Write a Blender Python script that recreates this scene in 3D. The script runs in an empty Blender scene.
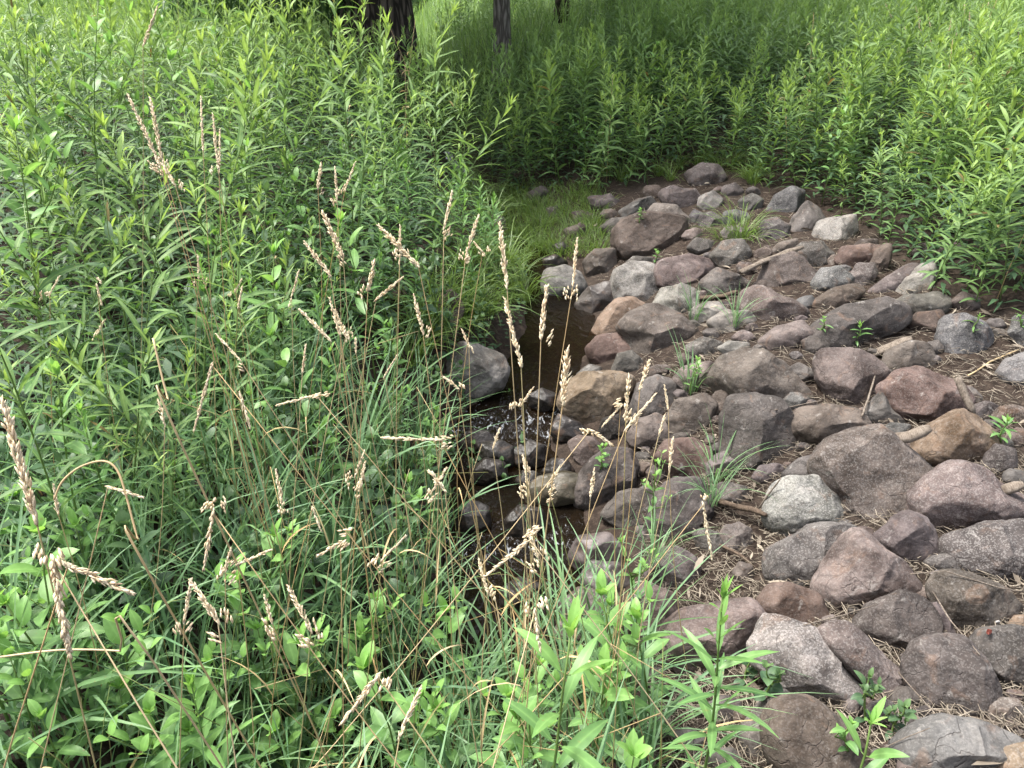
import bpy, bmesh, math, random
import numpy as np
from mathutils import Vector, noise
from mathutils.bvhtree import BVHTree

R = math.radians
rng = random.Random(11)
scene = bpy.context.scene
col = scene.collection

# ------------------------------------------------------------------ camera
CAM = np.array([0.0, 0.0, 1.7])
PITCH = R(28)
F = 769.0
FWD = np.array([0, math.cos(PITCH), -math.sin(PITCH)])
UPV = np.array([0, math.sin(PITCH), math.cos(PITCH)])
RGT = np.array([1.0, 0, 0])
cd = bpy.data.cameras.new('camera')
cam = bpy.data.objects.new('camera', cd)
col.objects.link(cam)
cam.location = CAM
cam.rotation_euler = (R(90) - PITCH, 0, 0)
cd.sensor_width = 36
cd.lens = F / 1024 * 36
cd.clip_start = 0.02
cd.clip_end = 600
scene.camera = cam


def ray(px, py):
    d = FWD + RGT * ((px - 512) / F) - UPV * ((py - 384) / F)
    return d / np.linalg.norm(d)


def project(p):
    q = np.asarray(p, float) - CAM
    z = q @ FWD
    return 512 + F * (q @ RGT) / z, 384 - F * (q @ UPV) / z, z


# ------------------------------------------------------------------ terrain
CY = [-3, 0.4, 1.1, 1.8, 2.3, 2.75, 3.2, 3.7, 4.35, 5.2, 6.0, 7.0, 9.0, 14.0, 60]
CX = [-3.5, -1.3, -0.55, -0.05, 0.02, 0.0, -0.08, 0.12, 0.31, 0.30, 0.08, -0.15, -0.7, -1.6, -8]
HW = [0.2, 0.2, 0.2, 0.22, 0.29, 0.30, 0.26, 0.22, 0.23, 0.20, 0.13, 0.06, 0.05, 0.05, 0.05]
WY = [-3, 2.0, 2.8, 3.15, 3.45, 3.75, 4.2, 7.0, 14, 60]
WZ = [-0.37, -0.35, -0.34, -0.325, -0.27, -0.245, -0.235, -0.20, -0.12, 0.2]


def sstep(a, b, x):
    t = np.clip((x - a) / (b - a), 0, 1)
    return t * t * (3 - 2 * t)


def water_z(y):
    return np.interp(y, WY, WZ)


def ground_np(x, y):
    x = np.asarray(x, float); y = np.asarray(y, float)
    xc = np.interp(y, CY, CX); hw = np.interp(y, CY, HW); zw = np.interp(y, WY, WZ)
    d = x - xc
    right = d - hw
    left = -d - hw
    zr = zw + 0.34 * np.clip(right, 0, 0.9) + 0.13 * np.clip(right - 0.9, 0, 2.6) + 0.05 * np.clip(right - 3.5, 0, 12)
    zl = zw + 0.75 * np.clip(left, 0, 0.45) + 0.16 * np.clip(left - 0.45, 0, 1.6) + 0.03 * np.clip(left - 2.0, 0, 12)
    bed = zw - 0.11 * sstep(0, 0.16, -np.maximum(right, left))
    z = np.where(d > 0, np.where(right > 0, zr, bed), np.where(left > 0, zl, bed))
    # the bank on which the picture is taken
    z = z + 0.28 * sstep(1.5, 0.4, y)
    z = z + 0.035 * np.clip(y - 7, 0, 30) * sstep(0.1, 2.0, np.abs(d))
    amp = sstep(0.0, 0.3, np.maximum(right, left))
    z = z + amp * (0.022 * np.sin(3.1 * x + 1.3 * y) * np.sin(2.3 * y - 0.7 * x + 1) + 0.012 * np.sin(8.3 * x - 3 * y) * np.sin(7.1 * y + 2 * x))
    return z


_tx = np.arange(-7, 7.001, 0.02); _ty = np.arange(-1, 12.001, 0.02)
_T = ground_np(*np.meshgrid(_tx, _ty)).tolist()


def ground(x, y):
    if -7 < x < 6.97 and -1 < y < 11.97:
        u = (x + 7) * 50; v = (y + 1) * 50
        i = int(u); j = int(v); u -= i; v -= j
        r0, r1 = _T[j], _T[j + 1]
        return (r0[i] * (1 - u) + r0[i + 1] * u) * (1 - v) + (r1[i] * (1 - u) + r1[i + 1] * u) * v
    return float(ground_np(x, y))


def hit(px, py):
    """the point of the bare ground seen at a pixel"""
    d = ray(px, py)
    t, step = 0.3, 0.05
    p = CAM + d * t
    cx_, cy_, cz_ = CAM.tolist(); dx_, dy_, dz_ = d.tolist()
    while t < 90:
        u = t + step
        if cz_ + dz_ * u < ground(cx_ + dx_ * u, cy_ + dy_ * u):
            a, b = t, t + step
            for _ in range(12):
                m = (a + b) / 2
                r = CAM + d * m
                if r[2] < ground(r[0], r[1]):
                    b = m
                else:
                    a = m
            return CAM + d * b, b
        t += step
        step = 0.05 if t < 10 else 0.4
    return CAM + d * t, t


# ------------------------------------------------------------------ object helpers
def tag(o, label=None, cat=None, group=None, kind=None):
    if label: o['label'] = label
    if cat: o['category'] = cat
    if group: o['group'] = group
    if kind: o['kind'] = kind
    return o


def empty(name, loc=(0, 0, 0), rz=0.0):
    o = bpy.data.objects.new(name, None)
    o.empty_display_size = 0.05
    o.location = [float(c) for c in loc]
    o.rotation_euler = (0, 0, rz)
    col.objects.link(o)
    return o


def link_copy(o, parent=None):
    c = o.copy()
    col.objects.link(c)
    if parent is not None:
        c.parent = parent
    return c


class MB:
    """collects vertices, faces and a per-vertex pigment value for ONE mesh"""
    def __init__(self):
        self.v, self.f, self.t = [], [], []

    def add(self, verts, faces, tint):
        b = len(self.v)
        self.v.extend(tuple(map(float, p)) for p in verts)
        self.f.extend(tuple(i + b for i in f) for f in faces)
        if isinstance(tint, list):
            self.t.extend(tint)
        else:
            self.t.extend([tint] * len(verts))

    def mesh(self, name, mat, smooth=True):
        me = bpy.data.meshes.new(name)
        me.from_pydata(self.v, [], self.f)
        at = me.attributes.new('tint', 'FLOAT_COLOR', 'POINT')
        arr = np.ones((len(self.v), 4), np.float32)
        arr[:, :3] = np.array(self.t, np.float32).reshape(-1, 3)
        at.data.foreach_set('color', arr.ravel())
        me.materials.append(mat)
        if smooth:
            me.polygons.foreach_set('use_smooth', np.ones(len(me.polygons), bool))
        me.update()
        return me

    def build(self, name, mat, parent=None, smooth=True):
        o = bpy.data.objects.new(name, self.mesh(name, mat, smooth))
        col.objects.link(o)
        if parent is not None:
            o.parent = parent
        return o


def mass(name, parts, mat):
    """one mesh out of many transformed copies: parts = [(verts Nx3, faces list-of-arrays by size, tint Nx3)]"""
    vs, ts, quads, tris, b = [], [], [], [], 0
    for v, q, t3, t in parts:
        vs.append(v); ts.append(t)
        if len(q): quads.append(q + b)
        if len(t3): tris.append(t3 + b)
        b += len(v)
    V = np.concatenate(vs).astype(np.float32)
    T = np.ones((len(V), 4), np.float32); T[:, :3] = np.concatenate(ts)
    Q = np.concatenate(quads) if quads else np.zeros((0, 4), int)
    T3 = np.concatenate(tris) if tris else np.zeros((0, 3), int)
    me = bpy.data.meshes.new(name)
    me.vertices.add(len(V)); me.vertices.foreach_set('co', V.ravel())
    idx = np.concatenate([Q.ravel(), T3.ravel()]).astype(np.int32)
    me.loops.add(len(idx)); me.loops.foreach_set('vertex_index', idx)
    starts = np.concatenate([np.arange(len(Q)) * 4, len(Q) * 4 + np.arange(len(T3)) * 3]).astype(np.int32)
    me.polygons.add(len(starts)); me.polygons.foreach_set('loop_start', starts)
    me.polygons.foreach_set('use_smooth', np.ones(len(starts), bool))
    me.update(calc_edges=True)
    at = me.attributes.new('tint', 'FLOAT_COLOR', 'POINT')
    at.data.foreach_set('color', T.ravel())
    me.materials.append(mat)
    o = bpy.data.objects.new(name, me)
    col.objects.link(o)
    return o


def arrays(mb):
    v = np.array(mb.v); t = np.array(mb.t).reshape(-1, 3)
    q = np.array([f for f in mb.f if len(f) == 4], int).reshape(-1, 4)
    t3 = np.array([f for f in mb.f if len(f) == 3], int).reshape(-1, 3)
    return v, q, t3, t


def moved(arr, loc, rz, s):
    v, q, t3, t = arr
    c, n = math.cos(rz), math.sin(rz)
    m = np.array([[c, -n, 0], [n, c, 0], [0, 0, 1]]) * s
    return v @ m.T + np.asarray(loc), q, t3, t


def nrm(v):
    return v / (np.linalg.norm(v) + 1e-9)


def leaf(mb, base, az, el, L, W, droop=0.8, fold=0.25, nseg=5, age=0.0, rnd=0.5, shape='lance', roll=0.0, wave=0.0, twist=0.0):
    """one blade: bends over its length by 'droop' radians, folded along its midrib"""
    base = np.asarray(base, float)
    ch = np.array([math.cos(az), math.sin(az), 0])
    side0 = np.array([-math.sin(az), math.cos(az), 0])
    p = base.copy()
    verts, tint = [], []
    e = el
    for i in range(nseg + 1):
        t = i / nseg
        d = ch * math.cos(e) + np.array([0, 0, math.sin(e)])
        n = -ch * math.sin(e) + np.array([0, 0, math.cos(e)])
        rr = roll + twist * t
        s = side0 * math.cos(rr) + n * math.sin(rr)
        nn = n * math.cos(rr) - side0 * math.sin(rr)
        if shape == 'lance':
            w = 2.6 * (t + 0.03) ** 0.75 * (1 - t) ** 0.95
        elif shape == 'ovate':
            w = 2.35 * (t + 0.01) ** 0.55 * (1 - t) ** 0.85
            if t < 0.12: w = min(w, 0.25 + t * 6)
        elif shape == 'heart':
            w = 1.0 * math.sqrt(max(0, 1 - t)) * (1.15 - 0.35 * t) * (0.65 if t == 0 else 1)
        else:  # grass
            w = min(1, 0.55 + 3 * t) * (1 - t ** 3.0)
        w = W * 0.5 * w
        wv = wave * W * math.sin(t * 9 + rnd * 6)
        verts += [p - s * w + nn * (fold * w + wv), p, p + s * w + nn * (fold * w - wv)]
        tint += [(age, rnd, 0.0), (age, rnd, 1.0), (age, rnd, 0.0)]
        if i < nseg:
            p = p + d * (L / nseg)
            e -= droop / nseg
    faces = []
    for i in range(nseg):
        a = 3 * i
        faces += [(a, a + 1, a + 4, a + 3), (a + 1, a + 2, a + 5, a + 4)]
    mb.add(verts, faces, tint)
    return p


def tube(mb, pts, rad, sides=5, tint=(0.3, 0.5, 0.5)):
    pts = [np.asarray(p, float) for p in pts]
    verts, faces = [], []
    for i, p in enumerate(pts):
        d = nrm(pts[min(i + 1, len(pts) - 1)] - pts[max(i - 1, 0)])
        a = nrm(np.cross(d, [0.31, 0.9, 0.2])); b = np.cross(d, a)
        r = rad[i] if hasattr(rad, '__len__') else rad
        for k in range(sides):
            an = 2 * math.pi * k / sides
            verts.append(p + (a * math.cos(an) + b * math.sin(an)) * r)
    for i in range(len(pts) - 1):
        for k in range(sides):
            k2 = (k + 1) % sides
            faces.append((i * sides + k, i * sides + k2, (i + 1) * sides + k2, (i + 1) * sides + k))
    faces.append(tuple(range(sides))[::-1])
    faces.append(tuple((len(pts) - 1) * sides + k for k in range(sides)))
    mb.add(verts, faces, tint)


def grain(mb, c, d, L, w, tint):
    """a small plump spikelet"""
    c = np.asarray(c, float); d = nrm(np.asarray(d, float))
    a = nrm(np.cross(d, [0.3, 0.2, 0.93])); b = np.cross(d, a)
    verts = [c - d * L * 0.5]
    for h, k in ((-0.15, 1.0), (0.2, 0.75)):
        for q in range(4):
            an = q * math.pi / 2 + h
            verts.append(c + d * (L * h) + (a * math.cos(an) + b * math.sin(an)) * w * 0.5 * k)
    verts.append(c + d * L * 0.5)
    f = []
    for q in range(4):
        q2 = (q + 1) % 4
        f += [(0, 1 + q2, 1 + q), (1 + q, 1 + q2, 5 + q2, 5 + q), (5 + q, 5 + q2, 9)]
    mb.add(verts, f, tint)


# ------------------------------------------------------------------ materials
def new_mat(name):
    m = bpy.data.materials.new(name)
    m.use_nodes = True
    nt = m.node_tree
    nt.nodes.clear()
    out = nt.nodes.new('ShaderNodeOutputMaterial')

    def N(t, **kw):
        n = nt.nodes.new(t)
        for k, v in kw.items():
            if k.startswith('i_'):
                n.inputs[k[2:].replace('_', ' ')].default_value = v
            else:
                setattr(n, k, v)
        return n
    L = nt.links.new
    return m, nt, N, L, out


def mixrgb(N, L, fac, a, b, mode='MIX'):
    n = N('ShaderNodeMix', data_type='RGBA', blend_type=mode, clamp_factor=True)
    for sock, v in ((n.inputs[0], fac), (n.inputs[6], a), (n.inputs[7], b)):
        if hasattr(v, 'links') or hasattr(v, 'is_linked'):
            L(v, sock)
        elif isinstance(v, (int, float)):
            sock.default_value = v
        else:
            sock.default_value = (*v, 1) if len(v) == 3 else v
    return n.outputs[2]


def math_n(N, L, op, a, b=None, c=None):
    n = N('ShaderNodeMath', operation=op)
    for s, v in zip(n.inputs, (a, b, c)):
        if v is None: continue
        if hasattr(v, 'is_linked'): L(v, s)
        else: s.default_value = v
    return n.outputs[0]


def ramp(N, L, fac, stops):
    n = N('ShaderNodeValToRGB')
    cr = n.color_ramp
    while len(cr.elements) < len(stops): cr.elements.new(0.5)
    for e, (p, c) in zip(cr.elements, stops):
        e.position = p
        e.color = (*c, 1) if not isinstance(c, (int, float)) else (c, c, c, 1)
    L(fac, n.inputs[0])
    return n.outputs[0]


def leaf_mat(name, mature, young, other, trans=0.35, rough=0.42, midrib=0.35, dead=None, blem=0.55):
    m, nt, N, L, out = new_mat(name)
    at = N('ShaderNodeAttribute', attribute_name='tint')
    sp = N('ShaderNodeSeparateColor'); L(at.outputs['Color'], sp.inputs[0])
    oi = N('ShaderNodeObjectInfo')
    c = mixrgb(N, L, sp.outputs[0], mature, young)
    f = math_n(N, L, 'MULTIPLY', sp.outputs[1], 0.75)
    f = math_n(N, L, 'ADD', f, math_n(N, L, 'MULTIPLY_ADD', oi.outputs['Random'], 0.5, -0.2))
    c = mixrgb(N, L, f, c, mixrgb(N, L, sp.outputs[0], other, young))
    # fine mottling of the blade
    tc = N('ShaderNodeTexCoord')
    no = N('ShaderNodeTexNoise', i_Scale=60.0, i_Detail=3.0); L(tc.outputs['Object'], no.inputs['Vector'])
    br = math_n(N, L, 'MULTIPLY_ADD', no.outputs[0], 0.6, 0.7)
    hs = N('ShaderNodeHueSaturation'); L(br, hs.inputs['Value']); L(c, hs.inputs['Color'])
    c = hs.outputs[0]
    sp2 = N('ShaderNodeTexNoise', i_Scale=95.0, i_Detail=2.0); L(tc.outputs['Object'], sp2.inputs['Vector'])
    bl = ramp(N, L, sp2.outputs[0], [(0.68, 0.0), (0.74, 1.0)])
    c = mixrgb(N, L, math_n(N, L, 'MULTIPLY', bl, blem), c, (0.22, 0.17, 0.06))
    mr = math_n(N, L, 'POWER', sp.outputs[2], 6.0)
    c = mixrgb(N, L, math_n(N, L, 'MULTIPLY', mr, midrib), c, (young[0] * 1.4, young[1] * 1.3, young[2] * 1.6))
    if dead:
        g = math_n(N, L, 'GREATER_THAN', sp.outputs[1], 0.993)
        c = mixrgb(N, L, g, c, dead)
    p = N('ShaderNodeBsdfPrincipled', i_Roughness=rough)
    p.inputs['Specular IOR Level'].default_value = 0.35
    L(c, p.inputs['Base Color'])
    tr = N('ShaderNodeBsdfTranslucent')
    h2 = N('ShaderNodeHueSaturation', i_Hue=0.485, i_Saturation=1.15, i_Value=1.5); L(c, h2.inputs['Color'])
    L(h2.outputs[0], tr.inputs['Color'])
    mx = N('ShaderNodeMixShader'); mx.inputs[0].default_value = trans
    L(p.outputs[0], mx.inputs[1]); L(tr.outputs[0], mx.inputs[2])
    L(mx.outputs[0], out.inputs[0])
    return m


M = {}
M['goldenrod'] = leaf_mat('goldenrod_leaf', (0.080, 0.158, 0.052), (0.27, 0.395, 0.105), (0.145, 0.245, 0.085), rough=0.58, trans=0.36, dead=(0.2, 0.16, 0.06))
M['stem'] = leaf_mat('green_stem', (0.07, 0.13, 0.03), (0.16, 0.26, 0.06), (0.11, 0.15, 0.05), trans=0.1, midrib=0)
M['broad'] = leaf_mat('broad_leaf', (0.085, 0.185, 0.058), (0.225, 0.41, 0.105), (0.14, 0.26, 0.085), midrib=0.35, rough=0.45, trans=0.34)
M['darkbroad'] = leaf_mat('dark_leaf', (0.036, 0.078, 0.038), (0.11, 0.19, 0.065), (0.062, 0.115, 0.056), midrib=0.25, rough=0.5, trans=0.25)  # dark green leaf, darkened further to paint in shade among the stems
M['blade'] = leaf_mat('grass_blade', (0.080, 0.175, 0.080), (0.20, 0.33, 0.10), (0.18, 0.29, 0.165), midrib=0.15, trans=0.32, rough=0.5, dead=(0.42, 0.33, 0.16))
M['finegrass'] = leaf_mat('fine_grass', (0.055, 0.115, 0.028), (0.16, 0.24, 0.06), (0.10, 0.17, 0.05), midrib=0.0)
M['drystem'] = leaf_mat('dry_stem', (0.40, 0.27, 0.12), (0.15, 0.22, 0.06), (0.50, 0.40, 0.24), trans=0.1, midrib=0, rough=0.6, blem=0.2)
M['seed'] = leaf_mat('seed_head', (0.62, 0.52, 0.34), (0.76, 0.70, 0.54), (0.54, 0.42, 0.28), trans=0.35, midrib=0, rough=0.8, blem=0)
M['litter'] = leaf_mat('dry_litter', (0.125, 0.10, 0.075), (0.34, 0.295, 0.23), (0.06, 0.047, 0.037), trans=0.05, midrib=0, rough=0.85, blem=0)
M['willow'] = leaf_mat('willow_leaf', (0.04, 0.10, 0.035), (0.11, 0.20, 0.06), (0.07, 0.14, 0.05), midrib=0.1)
M['meadow'] = leaf_mat('meadow_leaf', (0.078, 0.156, 0.056), (0.25, 0.375, 0.115), (0.15, 0.245, 0.088), midrib=0.1, rough=0.48, trans=0.34)


def stone_mat(name, rough, wet=False):
    m, nt, N, L, out = new_mat(name)
    oi = N('ShaderNodeObjectInfo')
    tc = N('ShaderNodeTexCoord')
    off = N('ShaderNodeVectorMath', operation='SCALE')
    cmb = N('ShaderNodeCombineXYZ'); L(oi.outputs['Random'], cmb.inputs[0]); L(oi.outputs['Random'], cmb.inputs[1]); cmb.inputs[2].default_value = 0.3
    L(cmb.outputs[0], off.inputs[0]); off.inputs['Scale'].default_value = 37.0
    ad = N('ShaderNodeVectorMath', operation='ADD'); L(tc.outputs['Object'], ad.inputs[0]); L(off.outputs[0], ad.inputs[1])
    V = ad.outputs[0]
    def noi(scale, detail=6.0, rough_=0.6, dist=0.0):
        n = N('ShaderNodeTexNoise', i_Scale=scale, i_Detail=detail, i_Roughness=rough_, i_Distortion=dist)
        L(V, n.inputs['Vector']); return n.outputs[0]
    base = oi.outputs['Color']
    big = noi(7.0, 5, 0.62, 0.6)
    patch = ramp(N, L, big, [(0.36, 0.0), (0.60, 1.0)])
    hs = N('ShaderNodeHueSaturation', i_Saturation=0.8, i_Value=1.32); L(base, hs.inputs['Color'])
    hd = N('ShaderNodeHueSaturation', i_Saturation=1.15, i_Value=0.42); L(base, hd.inputs['Color'])
    c = mixrgb(N, L, patch, hd.outputs[0], hs.outputs[0])
    mid = ramp(N, L, noi(28.0, 4, 0.7), [(0.36, 0.0), (0.64, 1.0)])
    c = mixrgb(N, L, math_n(N, L, 'MULTIPLY', mid, 0.45), c, mixrgb(N, L, 1.0, c, (1.5, 1.42, 1.36), 'MULTIPLY'))
    # rusty or pinkish stains of their own shape
    st = ramp(N, L, noi(11.0, 4, 0.6, 1.2), [(0.58, 0.0), (0.70, 1.0)])
    c = mixrgb(N, L, math_n(N, L, 'MULTIPLY', st, 0.35), c, (0.17, 0.105, 0.07))
    # mineral grains, strength from the alpha of the object's colour
    vo = N('ShaderNodeTexVoronoi', i_Scale=260.0); L(V, vo.inputs['Vector'])
    sv = N('ShaderNodeSeparateColor'); L(vo.outputs['Color'], sv.inputs[0])
    lite = math_n(N, L, 'GREATER_THAN', sv.outputs[0], 0.72)
    dark = math_n(N, L, 'LESS_THAN', sv.outputs[0], 0.22)
    al = oi.outputs['Alpha']
    c = mixrgb(N, L, math_n(N, L, 'MULTIPLY', lite, math_n(N, L, 'MULTIPLY', al, 0.24)), c, (0.42, 0.40, 0.38))
    c = mixrgb(N, L, math_n(N, L, 'MULTIPLY', dark, math_n(N, L, 'MULTIPLY', al, 0.36)), c, (0.045, 0.04, 0.04))
    # pale lichen and scuffs
    li = ramp(N, L, noi(19.0, 5, 0.72, 0.3), [(0.60, 0.0), (0.68, 1.0)])
    c = mixrgb(N, L, math_n(N, L, 'MULTIPLY', li, 0.0 if wet else 0.36), c, (0.34, 0.32, 0.295))
    # dark cracks
    cr = N('ShaderNodeTexVoronoi', feature='DISTANCE_TO_EDGE', i_Scale=9.0)
    wob = N('ShaderNodeTexNoise', i_Scale=6.0, i_Detail=4.0); L(V, wob.inputs['Vector'])
    wv = N('ShaderNodeVectorMath', operation='MULTIPLY_ADD'); L(wob.outputs['Color'], wv.inputs[0]); wv.inputs[1].default_value = (0.3, 0.3, 0.3); L(V, wv.inputs[2])
    L(wv.outputs[0], cr.inputs['Vector'])
    ck = ramp(N, L, cr.outputs['Distance'], [(0.0, 1.0), (0.022, 0.0)])
    ck = math_n(N, L, 'MULTIPLY', ck, math_n(N, L, 'GREATER_THAN', big, 0.5))
    c = mixrgb(N, L, math_n(N, L, 'MULTIPLY', ck, 0.5), c, (0.05, 0.04, 0.035))
    p = N('ShaderNodeBsdfPrincipled', i_Roughness=rough)
    p.inputs['Specular IOR Level'].default_value = 0.35 if wet else 0.3
    L(c, p.inputs['Base Color'])
    h = math_n(N, L, 'ADD', math_n(N, L, 'MULTIPLY', noi(40.0, 5, 0.72), 0.6), math_n(N, L, 'MULTIPLY', noi(14.0, 3, 0.6), 1.2))
    h = math_n(N, L, 'SUBTRACT', h, math_n(N, L, 'MULTIPLY', ck, 0.25))
    bp = N('ShaderNodeBump', i_Strength=0.65 if not wet else 0.4, i_Distance=0.014); L(h, bp.inputs['Height'])
    L(bp.outputs[0], p.inputs['Normal'])
    L(p.outputs[0], out.inputs[0])
    return m


M['stone'] = stone_mat('dry_fieldstone', 0.86)
M['wetstone'] = stone_mat('wet_fieldstone', 0.42, True)


def soil_mat():
    m, nt, N, L, out = new_mat('dark_soil')
    tc = N('ShaderNodeTexCoord'); V = tc.outputs['Object']
    def noi(s, d=6.0, r=0.6):
        n = N('ShaderNodeTexNoise', i_Scale=s, i_Detail=d, i_Roughness=r); L(V, n.inputs['Vector']); return n.outputs[0]
    c = ramp(N, L, noi(26, 9, 0.75), [(0.3, (0.014, 0.010, 0.008)), (0.52, (0.050, 0.036, 0.028)), (0.72, (0.115, 0.088, 0.068))])
    c = mixrgb(N, L, math_n(N, L, 'MULTIPLY', ramp(N, L, noi(2.2, 4), [(0.45, 0.0), (0.7, 1.0)]), 0.3), c, (0.09, 0.075, 0.062))
    # thatch and moss where nothing but grass grows, farther back
    sx = N('ShaderNodeSeparateXYZ'); L(V, sx.inputs[0])
    far = N('ShaderNodeMapRange'); far.inputs[1].default_value = 8; far.inputs[2].default_value = 12; L(sx.outputs[1], far.inputs[0])
    c = mixrgb(N, L, far.outputs[0], c, ramp(N, L, noi(9, 8, 0.7), [(0.35, (0.03, 0.06, 0.015)), (0.65, (0.10, 0.16, 0.04))]))
    p = N('ShaderNodeBsdfPrincipled', i_Roughness=0.95); p.inputs['Specular IOR Level'].default_value = 0.15
    L(c, p.inputs['Base Color'])
    bp = N('ShaderNodeBump', i_Strength=0.9, i_Distance=0.03); L(noi(60, 8, 0.75), bp.inputs['Height']); L(bp.outputs[0], p.inputs['Normal'])
    L(p.outputs[0], out.inputs[0])
    return m


def water_mat():
    m, nt, N, L, out = new_mat('brown_stream_water')
    tc = N('ShaderNodeTexCoord'); V = tc.outputs['Object']
    mp = N('ShaderNodeMapping'); mp.inputs['Scale'].default_value = (1.7, 0.8, 1.0); L(V, mp.inputs[0])
    n1 = N('ShaderNodeTexNoise', i_Scale=8.0, i_Detail=2.0, i_Distortion=1.4); L(mp.outputs[0], n1.inputs['Vector'])
    n2 = N('ShaderNodeTexNoise', i_Scale=36.0, i_Detail=2.0, i_Distortion=0.8); L(mp.outputs[0], n2.inputs['Vector'])
    at = N('ShaderNodeAttribute', attribute_name='tint')
    sp = N('ShaderNodeSeparateColor'); L(at.outputs['Color'], sp.inputs[0])
    h = math_n(N, L, 'ADD', n1.outputs[0], math_n(N, L, 'MULTIPLY', n2.outputs[0], 0.35))
    bp = N('ShaderNodeBump', i_Distance=0.05); L(h, bp.inputs['Height'])
    L(math_n(N, L, 'MULTIPLY_ADD', sp.outputs[0], 0.42, 0.2), bp.inputs['Strength'])
    p = N('ShaderNodeBsdfPrincipled', i_Roughness=0.04, i_IOR=1.33)
    p.inputs['Base Color'].default_value = (0.012, 0.009, 0.006, 1)
    p.inputs['Specular IOR Level'].default_value = 0.6
    L(bp.outputs[0], p.inputs['Normal'])
    tr = N('ShaderNodeBsdfTransparent'); tr.inputs[0].default_value = (0.50, 0.38, 0.24, 1)
    mx = N('ShaderNodeMixShader'); mx.inputs[0].default_value = 0.5
    fr = N('ShaderNodeFresnel', i_IOR=1.33); L(bp.outputs[0], fr.inputs['Normal'])
    L(math_n(N, L, 'ADD', fr.outputs[0], 0.45), mx.inputs[0])
    L(tr.outputs[0], mx.inputs[1]); L(p.outputs[0], mx.inputs[2])
    # churned white water plus painted sky glints, in broken flecks
    fo = N('ShaderNodeBsdfPrincipled', i_Roughness=0.5); fo.inputs['Base Color'].default_value = (0.75, 0.78, 0.82, 1)
    n3 = N('ShaderNodeTexNoise', i_Scale=24.0, i_Detail=3.0, i_Roughness=0.6, i_Distortion=1.5); L(mp.outputs[0], n3.inputs['Vector'])
    fm = ramp(N, L, math_n(N, L, 'MULTIPLY', n3.outputs[0], math_n(N, L, 'MULTIPLY_ADD', sp.outputs[0], 0.55, 0.40)), [(0.52, 0.0), (0.66, 1.0)])
    m2 = N('ShaderNodeMixShader'); L(math_n(N, L, 'MULTIPLY', fm, 0.4), m2.inputs[0]); L(mx.outputs[0], m2.inputs[1]); L(fo.outputs[0], m2.inputs[2])
    L(m2.outputs[0], out.inputs[0])
    return m


def bark_mat(name, dark, lite, scale=1.0):
    m, nt, N, L, out = new_mat(name)
    tc = N('ShaderNodeTexCoord')
    mp = N('ShaderNodeMapping'); mp.inputs['Scale'].default_value = (1, 1, 0.16); L(tc.outputs['Object'], mp.inputs[0])
    n1 = N('ShaderNodeTexNoise', i_Scale=22.0 * scale, i_Detail=7.0, i_Roughness=0.65, i_Distortion=0.5); L(mp.outputs[0], n1.inputs['Vector'])
    w = N('ShaderNodeTexVoronoi', feature='DISTANCE_TO_EDGE', i_Scale=13.0 * scale); L(mp.outputs[0], w.inputs['Vector'])
    rd = ramp(N, L, w.outputs['Distance'], [(0.0, 0.0), (0.25, 1.0)])
    f = math_n(N, L, 'MULTIPLY', rd, n1.outputs[0])
    c = ramp(N, L, f, [(0.12, dark), (0.6, lite)])
    p = N('ShaderNodeBsdfPrincipled', i_Roughness=0.9); p.inputs['Specular IOR Level'].default_value = 0.2
    L(c, p.inputs['Base Color'])
    bp = N('ShaderNodeBump', i_Strength=0.9, i_Distance=0.04); L(f, bp.inputs['Height']); L(bp.outputs[0], p.inputs['Normal'])
    L(p.outputs[0], out.inputs[0])
    return m


M['soil'] = soil_mat()
M['water'] = water_mat()
M['bark'] = bark_mat('dark_furrowed_bark', (0.028, 0.023, 0.019), (0.17, 0.14, 0.115))
M['greybark'] = bark_mat('grey_bark', (0.09, 0.08, 0.07), (0.30, 0.275, 0.245), 1.6)
M['deadwood'] = bark_mat('bleached_deadwood', (0.16, 0.12, 0.09), (0.46, 0.40, 0.33), 4.0)
def wood_mat(name, dark, lite):
    m, nt, N, L, out = new_mat(name)
    tc = N('ShaderNodeTexCoord')
    n1 = N('ShaderNodeTexNoise', i_Scale=70.0, i_Detail=6.0, i_Roughness=0.7, i_Distortion=0.4); L(tc.outputs['Object'], n1.inputs['Vector'])
    w = N('ShaderNodeTexWave', i_Scale=55.0, i_Distortion=6.0, i_Detail=3.0); L(tc.outputs['Object'], w.inputs['Vector'])
    f = math_n(N, L, 'ADD', math_n(N, L, 'MULTIPLY', n1.outputs[0], 0.75), math_n(N, L, 'MULTIPLY', w.outputs['Fac'], 0.06))
    c = ramp(N, L, f, [(0.3, dark), (0.7, lite)])
    p = N('ShaderNodeBsdfPrincipled', i_Roughness=0.9); p.inputs['Specular IOR Level'].default_value = 0.2
    L(c, p.inputs['Base Color'])
    bp = N('ShaderNodeBump', i_Strength=0.3, i_Distance=0.004); L(f, bp.inputs['Height']); L(bp.outputs[0], p.inputs['Normal'])
    L(p.outputs[0], out.inputs[0])
    return m


M['deadwood'] = wood_mat('bleached_wood', (0.08, 0.062, 0.048), (0.30, 0.26, 0.215))
M['twig'] = wood_mat('brown_wood', (0.045, 0.032, 0.024), (0.19, 0.14, 0.10))
M['twig_bark'] = bark_mat('brown_twig', (0.07, 0.05, 0.035), (0.27, 0.20, 0.14), 5.0)

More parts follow.
